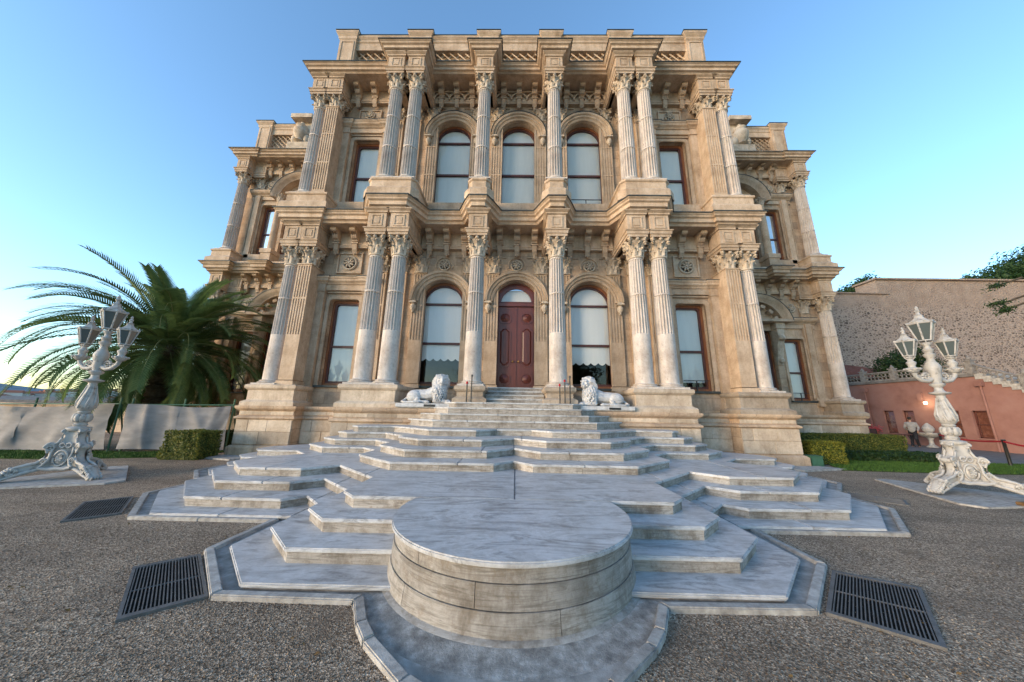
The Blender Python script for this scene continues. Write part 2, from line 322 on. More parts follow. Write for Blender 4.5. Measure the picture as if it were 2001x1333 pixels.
# ---- outlines used for every opening: returns points of the opening drawn in by d
def outline(cx, hw, z0, z1, arch, d=0., rc=.13, nb=24):
    w = hw-d; pts = [(cx-w, z0+d)]
    if arch:
        pts += [(cx-w*math.cos(math.pi*i/nb), z1+w*math.sin(math.pi*i/nb)) for i in range(nb+1)]
    else:
        zt = z1-d; r = rc
        for sgn, base in ((-1, math.pi), (1, math.pi/2)):
            for i in range(5):
                a = base-math.pi/2*i/4; pts.append((cx+sgn*(w-r)+r*math.cos(a), zt-r+r*math.sin(a)))
    pts.append((cx+w, z0+d)); return pts
def ring(mb, a, b, y0, y1):           # frame between outline a (outer) and b (inner), closed along the bottom too
    n = len(a); vs = [(x,y0,z) for x,z in a]+[(x,y0,z) for x,z in b]+[(x,y1,z) for x,z in a]+[(x,y1,z) for x,z in b]
    fs = []
    for i in range(n):
        j = (i+1) % n
        fs += [(i,j,n+j,n+i), (2*n+i,3*n+i,3*n+j,2*n+j), (n+i,n+j,3*n+j,3*n+i), (i,2*n+i,2*n+j,j)]
    return mb.add(vs, fs)
# openings: cx, half width, z0, z1 (spring for arches, head for square ones), arch?
LOW = [(-7.43,.64,2.62,6.32,0), (-3.2,.97,2.66,6.26,1), (0,.97,2.60,6.28,1), (3.2,.97,2.66,6.26,1), (7.43,.64,2.62,6.32,0)]
UPP = [(-7.43,.64,11.06,14.58,0), (-3.2,.95,11.02,14.72,1), (0,.95,11.02,14.72,1), (3.2,.95,11.02,14.72,1), (7.43,.64,11.06,14.58,0)]
def wall_with_openings(x0, x1, z0, z1, ops, y, depth=.3):
    mb = MB(); xs = x0
    q = lambda a,b,c,d: mb.add([(a,y,c),(b,y,c),(b,y,d),(a,y,d)], [(0,1,2,3)])
    for o in ops:
        cx, hw, a, b, arch = o; pts = outline(cx, hw, a, b, arch)
        if cx-hw > xs: q(xs, cx-hw, z0, z1)
        q(cx-hw, cx+hw, z0, a)
        for (xa,za),(xb,zb) in zip(pts[1:-1], pts[2:-1]):
            if xb-xa > 1e-5: mb.add([(xa,y,za),(xb,y,zb),(xb,y,z1),(xa,y,z1)], [(0,1,2,3)])
        loop = pts+[pts[0]]
        for (xa,za),(xb,zb) in zip(loop, loop[1:]): mb.add([(xa,y,za),(xb,y,zb),(xb,y+depth,zb),(xa,y+depth,za)], [(0,1,2,3)])
        xs = cx+hw
    if x1 > xs: q(xs, x1, z0, z1)
    return mb
m = wall_with_openings(-9.95, 9.95, 1.5, 9.4, LOW, YW).join(wall_with_openings(-9.95, 9.95, 9.4, 17.7, UPP, YW))
for sx in (-1, 1): m.add([(sx*9.95,YW,0),(sx*9.95,26,0),(sx*9.95,26,18),(sx*9.95,YW,18)], [(0,1,2,3)])
part('wall', m, 'stone', PAL)
# ---- windows
def window(cx, hw, z0, z1, arch, y, parent=PAL, blind=1.0, y_in=.3, wood='wood', scallop=False, rail=.0):
    fy = y+.2; a = outline(cx, hw-.004, z0, z1, arch, 0); b = outline(cx, hw, z0, z1, arch, .10); c = outline(cx, hw, z0, z1, arch, .16)
    ztop = z1+hw if arch else z1
    fo = part('window', ring(MB(), a, b, fy, fy+.16), wood, parent, bevel=.012)
    part('inner_frame', ring(MB(), b, c, fy+.05, fy+.16), 'sash', fo)
    rails = MB(); zm = z0+(ztop-z0)*(.40 if arch else .45); rails.box(cx-hw+.1, cx+hw-.1, fy+.06, fy+.15, zm-.045, zm+.045)
    part('meeting_rail', rails, 'sash', fo)
    if arch: part('transom', MB().box(cx-hw+.1, cx+hw-.1, fy+.06, fy+.15, z1-.04, z1+.04), 'sash', fo)
    part('bottom_rail', MB().box(cx-hw+.1, cx+hw-.1, fy+.055, fy+.155, z0+.1, z0+.19), 'sash', fo)
    if rail:
        r = MB().box(cx-hw+.12, cx+hw-.12, fy-.1, fy-.07, z0+.42, z0+.45).box(cx-.02, cx+.02, fy-.1, fy-.07, z0+.02, z0+.42)
        part('guard_rail', r, 'black', fo)
    g = outline(cx, hw, z0, z1, arch, .11); part('pane', MB().add([(x,fy+.11,z) for x,z in g], [tuple(range(len(g)))]), 'glass', fo)
    part('sill', MB().box(cx-hw-.14, cx+hw+.14, y-.12, y+.34, z0-.09, z0), 'flash', fo, bevel=.01)
    zb = ztop-(ztop-z0)*blind; bl = MB(); yb = fy+.17
    if scallop:
        n = 48; hwb = hw-.02
        for i in range(n):
            xa = cx-hwb+2*hwb*i/n; xb = cx-hwb+2*hwb*(i+1)/n; s = lambda x: zb-.10*abs(math.sin((x-cx+hwb)/(2*hwb)*math.pi*6))
            bl.add([(xa,yb,s(xa)),(xb,yb,s(xb)),(xb,yb,ztop),(xa,yb,ztop)], [(0,1,2,3)])
    else: bl.add([(cx-hw,yb,zb),(cx+hw,yb,zb),(cx+hw,yb,ztop),(cx-hw,yb,ztop)], [(0,1,2,3)])
    part('blind', bl, 'blind', fo)
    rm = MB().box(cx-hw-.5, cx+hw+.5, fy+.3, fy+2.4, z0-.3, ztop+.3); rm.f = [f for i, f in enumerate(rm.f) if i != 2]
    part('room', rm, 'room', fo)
    return fo
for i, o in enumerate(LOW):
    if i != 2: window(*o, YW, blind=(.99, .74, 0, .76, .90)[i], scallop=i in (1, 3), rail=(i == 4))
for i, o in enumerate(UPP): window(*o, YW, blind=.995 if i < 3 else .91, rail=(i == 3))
# ---- door with fanlight
cx, hw, z0, z1, _ = LOW[2]; fy = YW+.2
D = part('door', ring(MB(), outline(0,hw-.004,z0,z1,1), outline(0,hw,z0,z1,1,.07), fy, fy+.16), 'door', PAL, bevel=.012)
part('transom', MB().box(-hw+.07, hw-.07, fy-.03, fy+.14, z1-.10, z1+.06).box(-hw+.07, hw-.07, fy-.05, fy+.1, z1+.06, z1+.10), 'door', D, bevel=.01)
fa = [(-math.cos(math.pi*i/24)*(hw-.07), z1+.1+math.sin(math.pi*i/24)*(hw-.12)) for i in range(25)]; fb = [(x*.74, z1+.1+(z-z1-.1)*.74) for x, z in fa]
part('fanlight_frame', ring(MB(), fa, fb, fy+.03, fy+.14), 'door', D, bevel=.01)
part('fanlight_pane', MB().add([(x*1.02,fy+.1,z) for x,z in fb], [tuple(range(25))]), 'glass', D)
part('fanlight_blind', MB().add([(x*1.2,fy+.2,z) for x,z in fb], [tuple(range(25))]), 'blind', D)
def octo(cx, cz, w, h, c): return [(cx-w+c,cz-h),(cx+w-c,cz-h),(cx+w,cz-h+c),(cx+w,cz+h-c),(cx+w-c,cz+h),(cx-w+c,cz+h),(cx-w,cz+h-c),(cx-w,cz-h+c)]
for s in (-1, 1):
    xa, xb = sorted((s*.012, s*(hw-.07))); lf = part('leaf', MB().box(xa, xb, fy+.06, fy+.12, z0, z1-.1), 'door', D, bevel=.006)
    xc = s*.47
    for cz, h, c in ((z0+.42,.25,.12), (z0+1.78,.86,.16), (z0+3.06,.25,.12)):
        o1, o2 = octo(xc, cz, .26, h, c), octo(xc, cz, .20, h-.06, c*.85)
        pm = ring(MB(), o1, o2, fy+.03, fy+.07)
        o3 = octo(xc, cz, .13, h-.13, c*.6) if h > .5 else octo(xc, cz, .02, .02, .01)
        n = 8; pm.add([(x,fy+.06,z) for x,z in o2]+[(x,fy-.01 if h < .5 else fy+.02,z) for x,z in o3], [(i,(i+1)%n,n+(i+1)%n,n+i) for i in range(n)]+[tuple(range(n,2*n))])
        part('panel', pm, 'door', lf)
        if h > .5: part('raised_fillet', MB().box(xc-.05, xc+.05, fy-.005, fy+.03, cz-h+.2, cz+h-.2), 'door', lf, bevel=.015)
    part('knob', MB().ball((s*.12, fy-.02, z0+1.15), .045).tube([(s*.12,fy+.06,z0+1.15),(s*.12,fy-.02,z0+1.15)], .018), 'brass', lf, smooth=True)
part('astragal', MB().box(-.035, .035, fy+.03, fy+.07, z0, z1-.1), 'door', D, bevel=.008)

# ---- columns
def flute_shaft(r0, r1, H, bands, n=18, sub=6):
    zs = [0]
    for a, b in bands: zs += [a-.001, a, a+.05, b-.05, b, b+.001]
    zs.append(1.0*H); zs = sorted(set(zs)); mb = MB(); N_ = n*sub; vs = []
    for z in zs:
        t = z/H; r = (r0+(r1-r0)*t)*(1+.025*math.sin(math.pi*min(1, t*1.1))); k = 0
        for a, b in bands:
            if a+.04 <= z <= b-.04: k = 1
            elif a <= z <= b: k = .55
        for i in range(N_):
            th = 2*math.pi*i/N_; d = (0, 0, .8, 1, 1, .8)[i % sub]; rr = r*(1-.22*d*k); vs.append((rr*math.cos(th), rr*math.sin(th), z))
    m_ = len(zs); return mb.add(vs, [(j*N_+i, j*N_+(i+1)%N_, (j+1)*N_+(i+1)%N_, (j+1)*N_+i) for j in range(m_-1) for i in range(N_)])
def acanthus(mb, az, r0, z0, h, w, curl):
    prof = [(0,0),(.012,.35),(.02,.62),(.05,.84),(.10,.97),(.15,.93),(.165,.80)]; wid = [.75,1.0,1.05,.95,.75,.5,.12]
    ca, sa = math.cos(az), math.sin(az); vs = []
    for (o, t), wd in zip(prof, wid):
        r = r0+.035+o*curl
        for s, lift in ((-1,-.02),(-.45,.012),(0,.028),(.45,.012),(1,-.02)):
            rr = r+lift; x, y = rr*ca-s*w*wd*sa, rr*sa+s*w*wd*ca; vs.append((x,y,z0+t*h))
    n = 5; fs = [(j*n+i, j*n+i+1, (j+1)*n+i+1, (j+1)*n+i) for j in range(len(prof)-1) for i in range(n-1)]
    # give the leaf a back
    o = len(vs); vs2 = [(x*.93, y*.93, z) for x,y,z in vs]
    fs2 = [tuple(i+o for i in f[::-1]) for f in fs]
    rim = list(range(0, o, n))+list(range(o-n+1, o))+list(range(o-n-1, 0, -n))[0:]+list(range(n-2, 0, -1))
    mb.add(vs+vs2, fs+fs2+[(rim[i], rim[(i+1) % len(rim)], rim[(i+1) % len(rim)]+o, rim[i]+o) for i in range(len(rim))])
def capital(r, H, aw):
    mb = MB(); mb.lathe([(r*1.02,-.06),(r*1.14,-.05),(r*1.18,-.02),(r*1.14,.01),(r*.98,.02),(r*.98,H*.3),(r*1.06,H*.62),(r*1.35,H*.84),(r*1.3,H*.86)], 24)
    for i in range(8): acanthus(mb, i*math.pi/4+math.pi/8, r*.96, .02, H*.40, .085, .75)
    for i in range(8): acanthus(mb, i*math.pi/4, r*.98, H*.24, H*.46, .085, .95)
    for i in range(4):
        a = math.pi/4+i*math.pi/2; d = Vector((math.cos(a), math.sin(a), 0))
        pts = [d*(r*1.02)+Vector((0,0,H*.45)), d*(r*1.2)+Vector((0,0,H*.66)), d*(aw*1.18)+Vector((0,0,H*.80)), d*(aw*1.30)+Vector((0,0,H*.74)), d*(aw*1.26)+Vector((0,0,H*.64)), d*(aw*1.15)+Vector((0,0,H*.66)), d*(aw*1.17)+Vector((0,0,H*.73))]
        mb.tube(pts, [.04,.045,.05,.05,.045,.04,.03], 8)
        e = i*math.pi/2; d2 = Vector((math.cos(e), math.sin(e), 0)); t2 = Vector((-d2.y, d2.x, 0))
        for s in (-1, 1):
            mb.tube([d2*(r*1.0)+t2*s*.06+Vector((0,0,H*.5)), d2*(r*1.22)+t2*s*.08+Vector((0,0,H*.72)), d2*(r*1.36)+t2*s*.07+Vector((0,0,H*.76)), d2*(r*1.34)+t2*s*.03+Vector((0,0,H*.69))], [.03,.032,.032,.025], 6)
        mb.ball(d2*(aw*.93)+Vector((0,0,H*.91)), (.08,.08,.075), 8, 5)
    ab = []
    for i in range(4):
        a = math.pi/4+i*math.pi/2; c = Vector((math.cos(a), math.sin(a)))*aw*1.36; t = Vector((-math.sin(a), math.cos(a)))*.06
        ab += [c-t, c+t]; b = a+math.pi/4; nx = Vector((math.cos(a+math.pi/2), math.sin(a+math.pi/2)))*aw*1.36
        for q in (.3, .5, .7): p = c.lerp(nx, q); ab.append(p-Vector((math.cos(b), math.sin(b)))*(.11*(1-abs(q-.5)*1.6)))
    ab = [(p.x, p.y) for p in ab]
    mb.prism([(x*.94,y*.94) for x,y in ab], H*.84, H*.905); mb.prism(ab, H*.905, H)
    return mb
def att_base(r, H, pl):
    mb = MB().lathe([(r*1.34,H*.30),(r*1.42,H*.38),(r*1.44,H*.46),(r*1.40,H*.54),(r*1.26,H*.58),(r*1.18,H*.66),(r*1.18,H*.72),(r*1.26,H*.76),(r*1.27,H*.86),(r*1.14,H*.93),(r*1.02,H),(r*.98,H+.03)], 32)
    return mb.box(-pl, pl, -pl, pl, 0, H*.31)
HL, HU = 4.86, 4.64
shaft_l = flute_shaft(.325, .265, HL, [(1.80,3.30),(3.36,4.74)]).mesh('column_shaft', 'column', 30)
shaft_u = flute_shaft(.315, .26, HU, [(.10,1.50),(1.56,3.06),(3.12,4.54)]).mesh('column_shaft', 'column', 30)
cap_l = capital(.265, .75, .36).mesh('capital', 'carved', 35); cap_u = capital(.26, .62, .36).mesh('capital', 'carved', 35)
base_l = att_base(.325, .20, .46).mesh('column_base', 'column', 35); base_u = att_base(.315, .17, .44).mesh('column_base', 'column', 35)
def column(x, y, up, parent=PAL, zs=None):
    z = zs if zs is not None else (11.06 if up else 2.75)
    c = inst('column', shaft_u if up else shaft_l, parent, (x,y,z))
    inst('column_base', base_u if up else base_l, c, (0,0,-.17 if up else -.2)); inst('capital', cap_u if up else cap_l, c, (0,0,HU if up else HL), rz=0)
    return c
YD, YO = 11.3, 12.26
XD = (4.65, 5.54); XS = 1.55; XO = 9.58; XP = 8.85
def pilaster_mesh(w, d, H, bands, nf=5):
    mb = MB(); mb.box(-w, w, 0, d, 0, H) if not bands else None
    if bands:
        e = w*2/(2*nf+1); cuts = sorted({0, H}|{z for b in bands for z in b})
        for za, zb in zip(cuts, cuts[1:]):
            if any(abs(za-a) < 1e-6 for a, b in bands):
                mb.box(-w, w, .035, d, za, zb)
                for i in range(nf+1): mb.box(-w+2*i*e, -w+(2*i+1)*e, 0, .036, za, zb)
            else: mb.box(-w, w, 0, d, za, zb)
    mb.box(-w-.07, w+.07, -.07, d, -.2, -.10).box(-w-.04, w+.04, -.04, d, -.10, -.03).box(-w-.03, w+.03, -.03, d, H-.06, H-.01)
    return mb
pil_l = pilaster_mesh(.29, .85, HL, [(1.80,3.30),(3.36,4.74)]).mesh('pilaster_shaft', 'stone_plain'); pil_u = pilaster_mesh(.29, .85, HU, [(.10,1.50),(1.56,3.06),(3.12,4.54)]).mesh('pilaster_shaft', 'stone_plain')
pil_lb = pilaster_mesh(.27, .2, HL, [(1.80,3.30),(3.36,4.74)], 4).mesh('pilaster_shaft', 'stone_plain'); pil_ub = pilaster_mesh(.27, .2, HU, [(.10,1.50),(1.56,3.06),(3.12,4.54)], 4).mesh('pilaster_shaft', 'stone_plain')
for up in (0, 1):
    zb, H, cp = ((2.75, HL, cap_l), (11.06, HU, cap_u))[up]
    for s in (-1, 1):
        for x in XD+(XS,): column(s*x, YD, up)
        column(s*XO, YO, up)
        p = inst('pilaster', pil_u if up else pil_l, PAL, (s*XP, YO-.3, zb)); inst('capital', cp, p, (0,.33,H), scale=(1.02,1.02,1))
        for x in (4.22, 5.10, 5.97, 1.05, 2.05):
            q = inst('pilaster', pil_ub if up else pil_lb, PAL, (s*x, YW-.12, zb)); inst('capital', cp, q, (0,.13,H), scale=(.95,.7,1))

# ---- entablature blocks over the columns
def ent_block(x0, x1, yf, z0, z1, cols, yb=YW+.1, fine=True):
    mb = MB(); a = z0+(z1-z0)*.20
    mb.box(x0+.1, x1-.1, yf+.14, yb, z0, z1)
    for cx_ in cols:
        w_ = .36; path = [(cx_-w_,yb),(cx_-w_,yf),(cx_+w_,yf),(cx_+w_,yb)]
        mb.sweep(path, [(-.2,z0),(.03,z0),(.03,z0+(a-z0)*.5),(.06,z0+(a-z0)*.5),(.07,a),(.11,a+.03),(.11,a+.06),(0,a+.08),(0,z1-.16),(.05,z1-.14),(.05,z1-.08),(.14,z1-.01),(.14,z1+.02)])
        za, zc = a+.16, z1-.22; h = .17
        ring(mb, [(cx_-h-.05,za),(cx_-h-.05,zc),(cx_+h+.05,zc),(cx_+h+.05,za)], [(cx_-h,za+.05),(cx_-h,zc-.05),(cx_+h,zc-.05),(cx_+h,za+.05)], yf-.025, yf+.02)
        mb.box(cx_-h+.06, cx_+h-.06, yf-.02, yf+.01, za+.11, zc-.11)
    return mb
for up in (0, 1):
    z0, z1 = ((8.36, 9.46), (16.32, 17.42))[up]
    for s in (-1, 1):
        xa, xb = sorted((s*4.27, s*5.92)); part('entablature_block', ent_block(xa, xb, YD-.36, z0, z1, [s*x for x in XD]), 'stone_plain', PAL)
        part('entablature_block', ent_block(s*XS-.38, s*XS+.38, YD-.36, z0, z1, [s*XS]), 'stone_plain', PAL)
        xa, xb = sorted((s*8.47, s*9.96)); part('entablature_block', ent_block(xa, xb, YO-.36, z0, z1, [s*XO, s*XP]), 'stone_plain', PAL)
# ---- frieze between them: plain band, string moulding, brackets
BAYS = [(-8.45,-5.95),(-4.25,-1.95),(-1.15,1.15),(1.95,4.25),(5.95,8.45)]
def bracket_mesh(h):
    mb = MB(); w_ = .13
    S = [(0,0),(-.50,0),(-.52,-.05),(-.50,-.13),(-.42,-.17),(-.36,-.14),(-.33,-.19),(-.30,-.30),(-.24,-.38),(-.15,-.40),(-.13,-.46),(0,-.46)]
    mb.prism_x([(y, z*h/1.0) for y, z in S][::-1], -w_, w_)
    for s in (-1, 0, 1): mb.prism_x([(y*1.03-.004, z*h) for y, z in S[4:11]][::-1]+[(-.05,-.30*h)], s*.085-.025, s*.085+.025)
    mb.box(-w_-.05, w_+.05, -.58, 0, .0, .05).box(-w_-.02, w_+.02, -.54, 0, -.03, .0)
    mb.box(-w_-.03, w_+.03, -.16, 0, -.56*h, -.50*h).prism_x([(0,-.56*h),(-.13,-.56*h),(-.11,-.80*h),(-.04,-.96*h),(0,-.98*h)][::-1], -w_*.8, w_*.8)
    mb.ball((0,-.06,-.99*h), (.045,.045,.06), 8, 5)
    return mb
br_l = bracket_mesh(1.1).mesh('bracket', 'stone_plain', bevel=.008); br_u = bracket_mesh(1.05).mesh('bracket', 'stone_plain', bevel=.008)
for up in (0, 1):
    zt = (9.46, 17.42)[up]; zs_ = zt-.72
    for bi, (xa, xb) in enumerate(BAYS):
        fm = MB().box(xa, xb, YW-.16, YW+.1, zs_-.02, zt+.02).sweep([(xa,YW-.16),(xb,YW-.16)], [(0,zs_+.16),(.05,zs_+.14),(.05,zs_+.06),(.02,zs_+.03),(.02,zs_-.04),(-.16,zs_-.06)])
        fr_ = part('frieze', fm, 'stone_plain', PAL)
        n = 3; xs = [xa+(xb-xa)*(i+.5)/n for i in range(n)]
        for x in xs: inst('bracket', br_u if up else br_l, fr_, (x, YW-.16, zt))
        if up and 0 < bi < 4:
            stp = (xb-xa)/n; am = MB()
            for i in range(-1, n+1):
                xc = xa+stp*(i+1.0); pts = []
                for j in range(17):
                    a = math.pi*j/16; px = xc-stp*1.0*math.cos(a); pts.append((min(max(px,xa),xb), YW-.25, zs_+.10+.50*math.sin(a)**.8))
                if xa-.01 <= xc <= xb+.01: am.tube(pts, .045, 6)
            part('interlaced_arches', am, 'stone_plain', fr_, smooth=True)
# ---- cornices: outer edge lines in plan
def chamfer(pts, c):                    # cut every projecting corner of a break-out
    return pts
half_top = [(.80,11.5),(.80,10.58),(2.30,10.58),(2.30,11.5),(3.93,11.5),(3.93,10.58),(6.26,10.58),(6.26,11.5),(10.27,11.5),(10.27,17.3)]
half_mid = [(.68,11.6),(.95,11.05),(1.20,10.62),(1.90,10.62),(2.15,11.05),(2.42,11.6),(3.72,11.6),(4.0,11.05),(4.28,10.60),(5.91,10.60),(6.19,11.05),(6.47,11.6),(8.1,11.6),(8.1,11.48),(10.25,11.48),(10.25,17.3)]
def cornice(half, zt, zsof, depth_in, flash=True, nm='cornice'):
    path = sym(half); h = zt-zsof
    prof = [(-.30,zt+.06),(.0,zt),(.0,zt-h*.14),(-.05,zt-h*.22),(-.07,zt-h*.34),(-.13,zt-h*.40),(-.15,zt-h*.44),(-.15,zt-h*.74),(-.24,zt-h*.80),(-.28,zt-h*.92),(-.28,zsof)]
    c_ = part(nm, MB().sweep(path, prof), 'stone_plain', PAL)
    tmp = MB().sweep(path, [(-.27,0)]); n = len(path)
    ins = [(v[0], v[1]) for v in MB().sweep(path, [(-.27,0),(-.27,1)]).v[::2]]
    part('soffit', MB().add([(x,y,zsof+.01) for x,y in ins], [tuple(range(n))]), 'stone_plain', c_)
    top = [(v[0], v[1]) for v in MB().sweep(path, [(-.29,0),(-.29,1)]).v[::2]]
    part('roof_slab', MB().add([(x,y,zt+.055) for x,y in top], [tuple(range(n))]), 'roof', c_)
    if flash: part('flashing', MB().sweep(path, [(-.30,zt+.075),(.02,zt+.02),(.035,zt+.005),(.035,zt-.035)]), 'flash', c_)
    return c_
cornice(half_top, 17.80, 17.40, 1); cornice(half_mid, 9.93, 9.44, 1)
# ---- pedestals of the upper order on the middle cornice
def ped_prism(x0, x1, yf, z0, z1, ch, yb=YW+.05):
    return [(x0,yb),(x0,yf+ch),(x0+ch,yf),(x1-ch,yf),(x1,yf+ch),(x1,yb)]
for s in (-1, 1):
    for xa, xb, yf, ch in ((1.12,1.98,YD-.46,.16),(4.14,6.05,YD-.46,.16),(8.3,10.02,YO-.5,.0)):
        xa, xb = sorted((s*xa, s*xb)); pth = [(xa,YW),(xa,yf+ch),(xa+ch,yf),(xb-ch,yf),(xb,yf+ch),(xb,YW)] if ch else [(xa,YW),(xa,yf),(xb,yf),(xb,YW)]
        mb = MB().sweep(pth, [(.16,9.95),(.16,10.28),(.11,10.36),(.03,10.40),(.0,10.45),(0,10.72),(.05,10.76),(.05,10.84),(.0,10.88),(-.46,10.895)])
        part('pedestal', mb, 'stone_plain', PAL)
    # flat ledge below the upper windows
for i, (xa, xb) in enumerate(BAYS):
    part('window_ledge', MB().box(xa-.02, xb+.02, YW-.28, YW+.1, 10.4, 10.97).box(xa-.02, xb+.02, YW-.9, YW, 9.96, 10.12), 'stone_plain', PAL, bevel=.01)
# ---- arch hoods, pendants, rosettes, spandrel frames
hood = [(.99,.0),(.99,.16),(1.06,.20),(1.10,.17),(1.14,.24),(1.22,.25),(1.25,.31),(1.34,.33),(1.36,.28),(1.36,.0)]
pend = MB().lathe([(.02,-.42),(.05,-.40),(.035,-.35),(.07,-.31),(.12,-.22),(.13,-.14),(.10,-.07),(.06,-.04),(.10,-.01),(.12,.0)], 14).box(-.15,.15,-.15,.15,0,.05).box(-.12,.12,-.12,.12,.05,.10)
pend_me = pend.mesh('pendant', 'carved', 35)
def rosette(r, n=8):
    mb = MB()
    mb.add(*(lambda t: (t.v, t.f))(MB().lathe([(r*.72,.0),(r*.78,.05),(r*.9,.06),(r,.03),(r,.0)], 28)))
    for i in range(n):
        a0 = 2*math.pi*i/n; pts = [(r*q*math.cos(a0+.5*q), r*q*math.sin(a0+.5*q), .035+.03*math.sin(math.pi*q)) for q in (.15,.3,.45,.6,.7)]
        mb.tube(pts, [r*.05,r*.10,r*.13,r*.12,r*.05], 6)
    mb.ball((0,0,.06), (r*.18,r*.18,.05), 10, 6)
    return mb.xf(Matrix.Rotation(R(90), 4, 'X'))     # faces -y
ros_s = rosette(.27).mesh('rosette', 'carved', 40); ros_b = rosette(.34).mesh('rosette', 'carved', 40); ros_u = rosette(.25).mesh('rosette', 'carved', 40)
for up, ops in ((0, LOW), (1, UPP)):
    for cx, hw, z0, z1, arch in ops:
        if arch:
            k_ = .97 if up else 1.0
            h = part('arch_hood', MB().arc(cx, z1, [(a*k_,b) for a,b in hood], 0, math.pi, 36, YW), 'stone_plain', PAL, smooth=40)
            for s in (-1, 1):
                inst('pendant', pend_me, h, (cx+s*1.20*k_, YW-.17, z1-.11))
            if up:
                fl = part('hood_flashing', MB().arc(cx, z1, [(1.365*k_,0),(1.365*k_,.34),(1.39*k_,.34),(1.39*k_,0)], R(4), math.pi-R(4), 30, YW), 'flash', h)
            # stone jamb strip round the frame
            zr = z1+1.56*k_+.05 if not up else z1+1.62
            if not up:
                inst('rosette', ros_s, PAL, (cx, YW-.03, 7.98))
                part('spandrel_frame', MB().arc(cx, 7.98, [(.36,0),(.36,.05),(.41,.05),(.41,0)], R(-20), R(200), 20, YW), 'stone_plain', PAL)
            for s in (-1, 1):
                pf = MB(); x0_, x1_ = cx+s*.46, cx+s*1.12; t_ = .05; xa, xb = sorted((x0_, x1_)); za, zb = (7.55, 8.40) if not up else (16.0, 16.55)
                if up: za = 16.2
                pf.box(xa, xb, YW-.05, YW+.02, zb-t_, zb); pf.box(xb-t_ if s > 0 else xa, xb if s > 0 else xa+t_, YW-.05, YW+.02, za-.35, zb)
                part('spandrel_frame', pf, 'stone_plain', PAL, bevel=.01)
        else:
            # aedicule: two plain pilasters, lintel and cornice
            zt = (6.95, 15.15)[up]; zb = (1.76, 10.9)[up]; ae = MB()
            for s in (-1, 1):
                xa = cx+s*1.02; ae.box(xa-.2, xa+.2, YW-.22, YW+.05, zb, zt-.30).box(xa-.24, xa+.24, YW-.26, YW+.05, zt-.34, zt-.26).box(xa-.25, xa+.25, YW-.27, YW+.05, zb, zb+.28).box(xa-.21, xa+.21, YW-.23, YW+.05, zt-.26, zt)
            ae.box(cx-.84, cx+.84, YW-.08, YW+.05, zt-.36, zt-.28).box(cx-1.22, cx+1.22, YW-.16, YW+.05, zt-.26, zt)
            a_ = part('window_surround', ae, 'stone_plain', PAL, bevel=.008)
            pth = [(cx-1.22,YW),(cx-1.22,YW-.23),(cx-.8,YW-.23),(cx-.8,YW-.18),(cx+.8,YW-.18),(cx+.8,YW-.23),(cx+1.22,YW-.23),(cx+1.22,YW)]
            part('hood_cornice', MB().sweep(pth, [(-.2,zt-.02),(.02,zt),(.06,zt+.06),(.14,zt+.12),(.16,zt+.2),(.20,zt+.24),(.20,zt+.32),(-.15,zt+.36)]), 'stone_plain', a_)
            part('hood_flashing', MB().sweep(pth, [(.0,zt+.345),(.215,zt+.33),(.215,zt+.295)]), 'flash', a_)
            ring_ = MB(); ring(ring_, outline(cx, hw+.17, z0-.0, z1+.17, 0, 0, .22), outline(cx, hw, z0, z1, 0), YW-.06, YW+.06); part('moulded_frame', ring_, 'stone_plain', a_, bevel=.015)
            zc = (8.02, 16.02)[up]; hh = .5 if not up else .33; ww = .56
            pf = MB(); ring(pf, octo(cx, zc, ww, hh, .005), octo(cx, zc, ww-.07, hh-.07, .005), YW-.09, YW+.02); pf.box(cx-ww+.06, cx+ww-.06, YW-.03, YW+.02, zc-hh+.06, zc+hh-.06)
            q = part('rosette_panel', pf, 'stone_plain', PAL, bevel=.012)
            inst('rosette', ros_b if not up else ros_u, q, (cx, YW-.05, zc))
# ---- podium
hp = [(1.95,12.7),(1.95,10.72),(6.02,10.72),(6.02,12.22),(8.15,12.22),(8.15,11.74),(10.1,11.74),(10.1,16.95),(18.2,16.95),(18.2,24)]
pod_prof = [(.18,-.1),(.18,.30),(.12,.36),(.06,.38),(.06,1.27),(.13,1.29),(.15,1.32),(.13,1.36),(.05,1.41),(.04,1.43),(.04,1.57),(.08,1.60),(.14,1.65),(.16,1.70),(.16,1.755),(-.35,1.77)]
PODS = {}
for s in (-1, 1):
    path = hp if s > 0 else [(-x,y) for x,y in hp[::-1]]
    PODS[s] = part('podium', MB().sweep(path, pod_prof), 'stone', PAL)
    xa, xb = sorted((s*1.9, s*6.1)); part('terrace_top', MB().box(xa, xb, 10.68, 13, 1.60, 1.772), 'stone_plain', PAL)
    xa, xb = sorted((s*6.0, s*10.0)); part('terrace_top', MB().box(xa, xb, 12.2, 13, 1.5, 1.762), 'stone_plain', PAL)
blk = {}
def ashlar(parent, x0, x1, y, rows, out, lens, side=None):
    """separate squared blocks lying on a face y = const"""
    for ri, (z0, z1) in enumerate(rows):
        x = x0; L = lens[ri % len(lens)]; first = True
        while x < x1-.02:
            w_ = min((L*.55 if (first and ri % 2) else L)*random.uniform(.85,1.2), x1-x); 
            if x1-(x+w_) < .3: w_ = x1-x
            first = False
            key = (round(w_,1), round(z1-z0,2))
            mb = MB().box(x+.004, x+w_-.004, y-out+random.uniform(-.006,.006), y+.02, z0+.004, z1-.004)
            part('stone_block', mb, 'block', parent, bevel=.008, seg=1); x += w_
rows = [(.40,.84),(.84,1.26)]
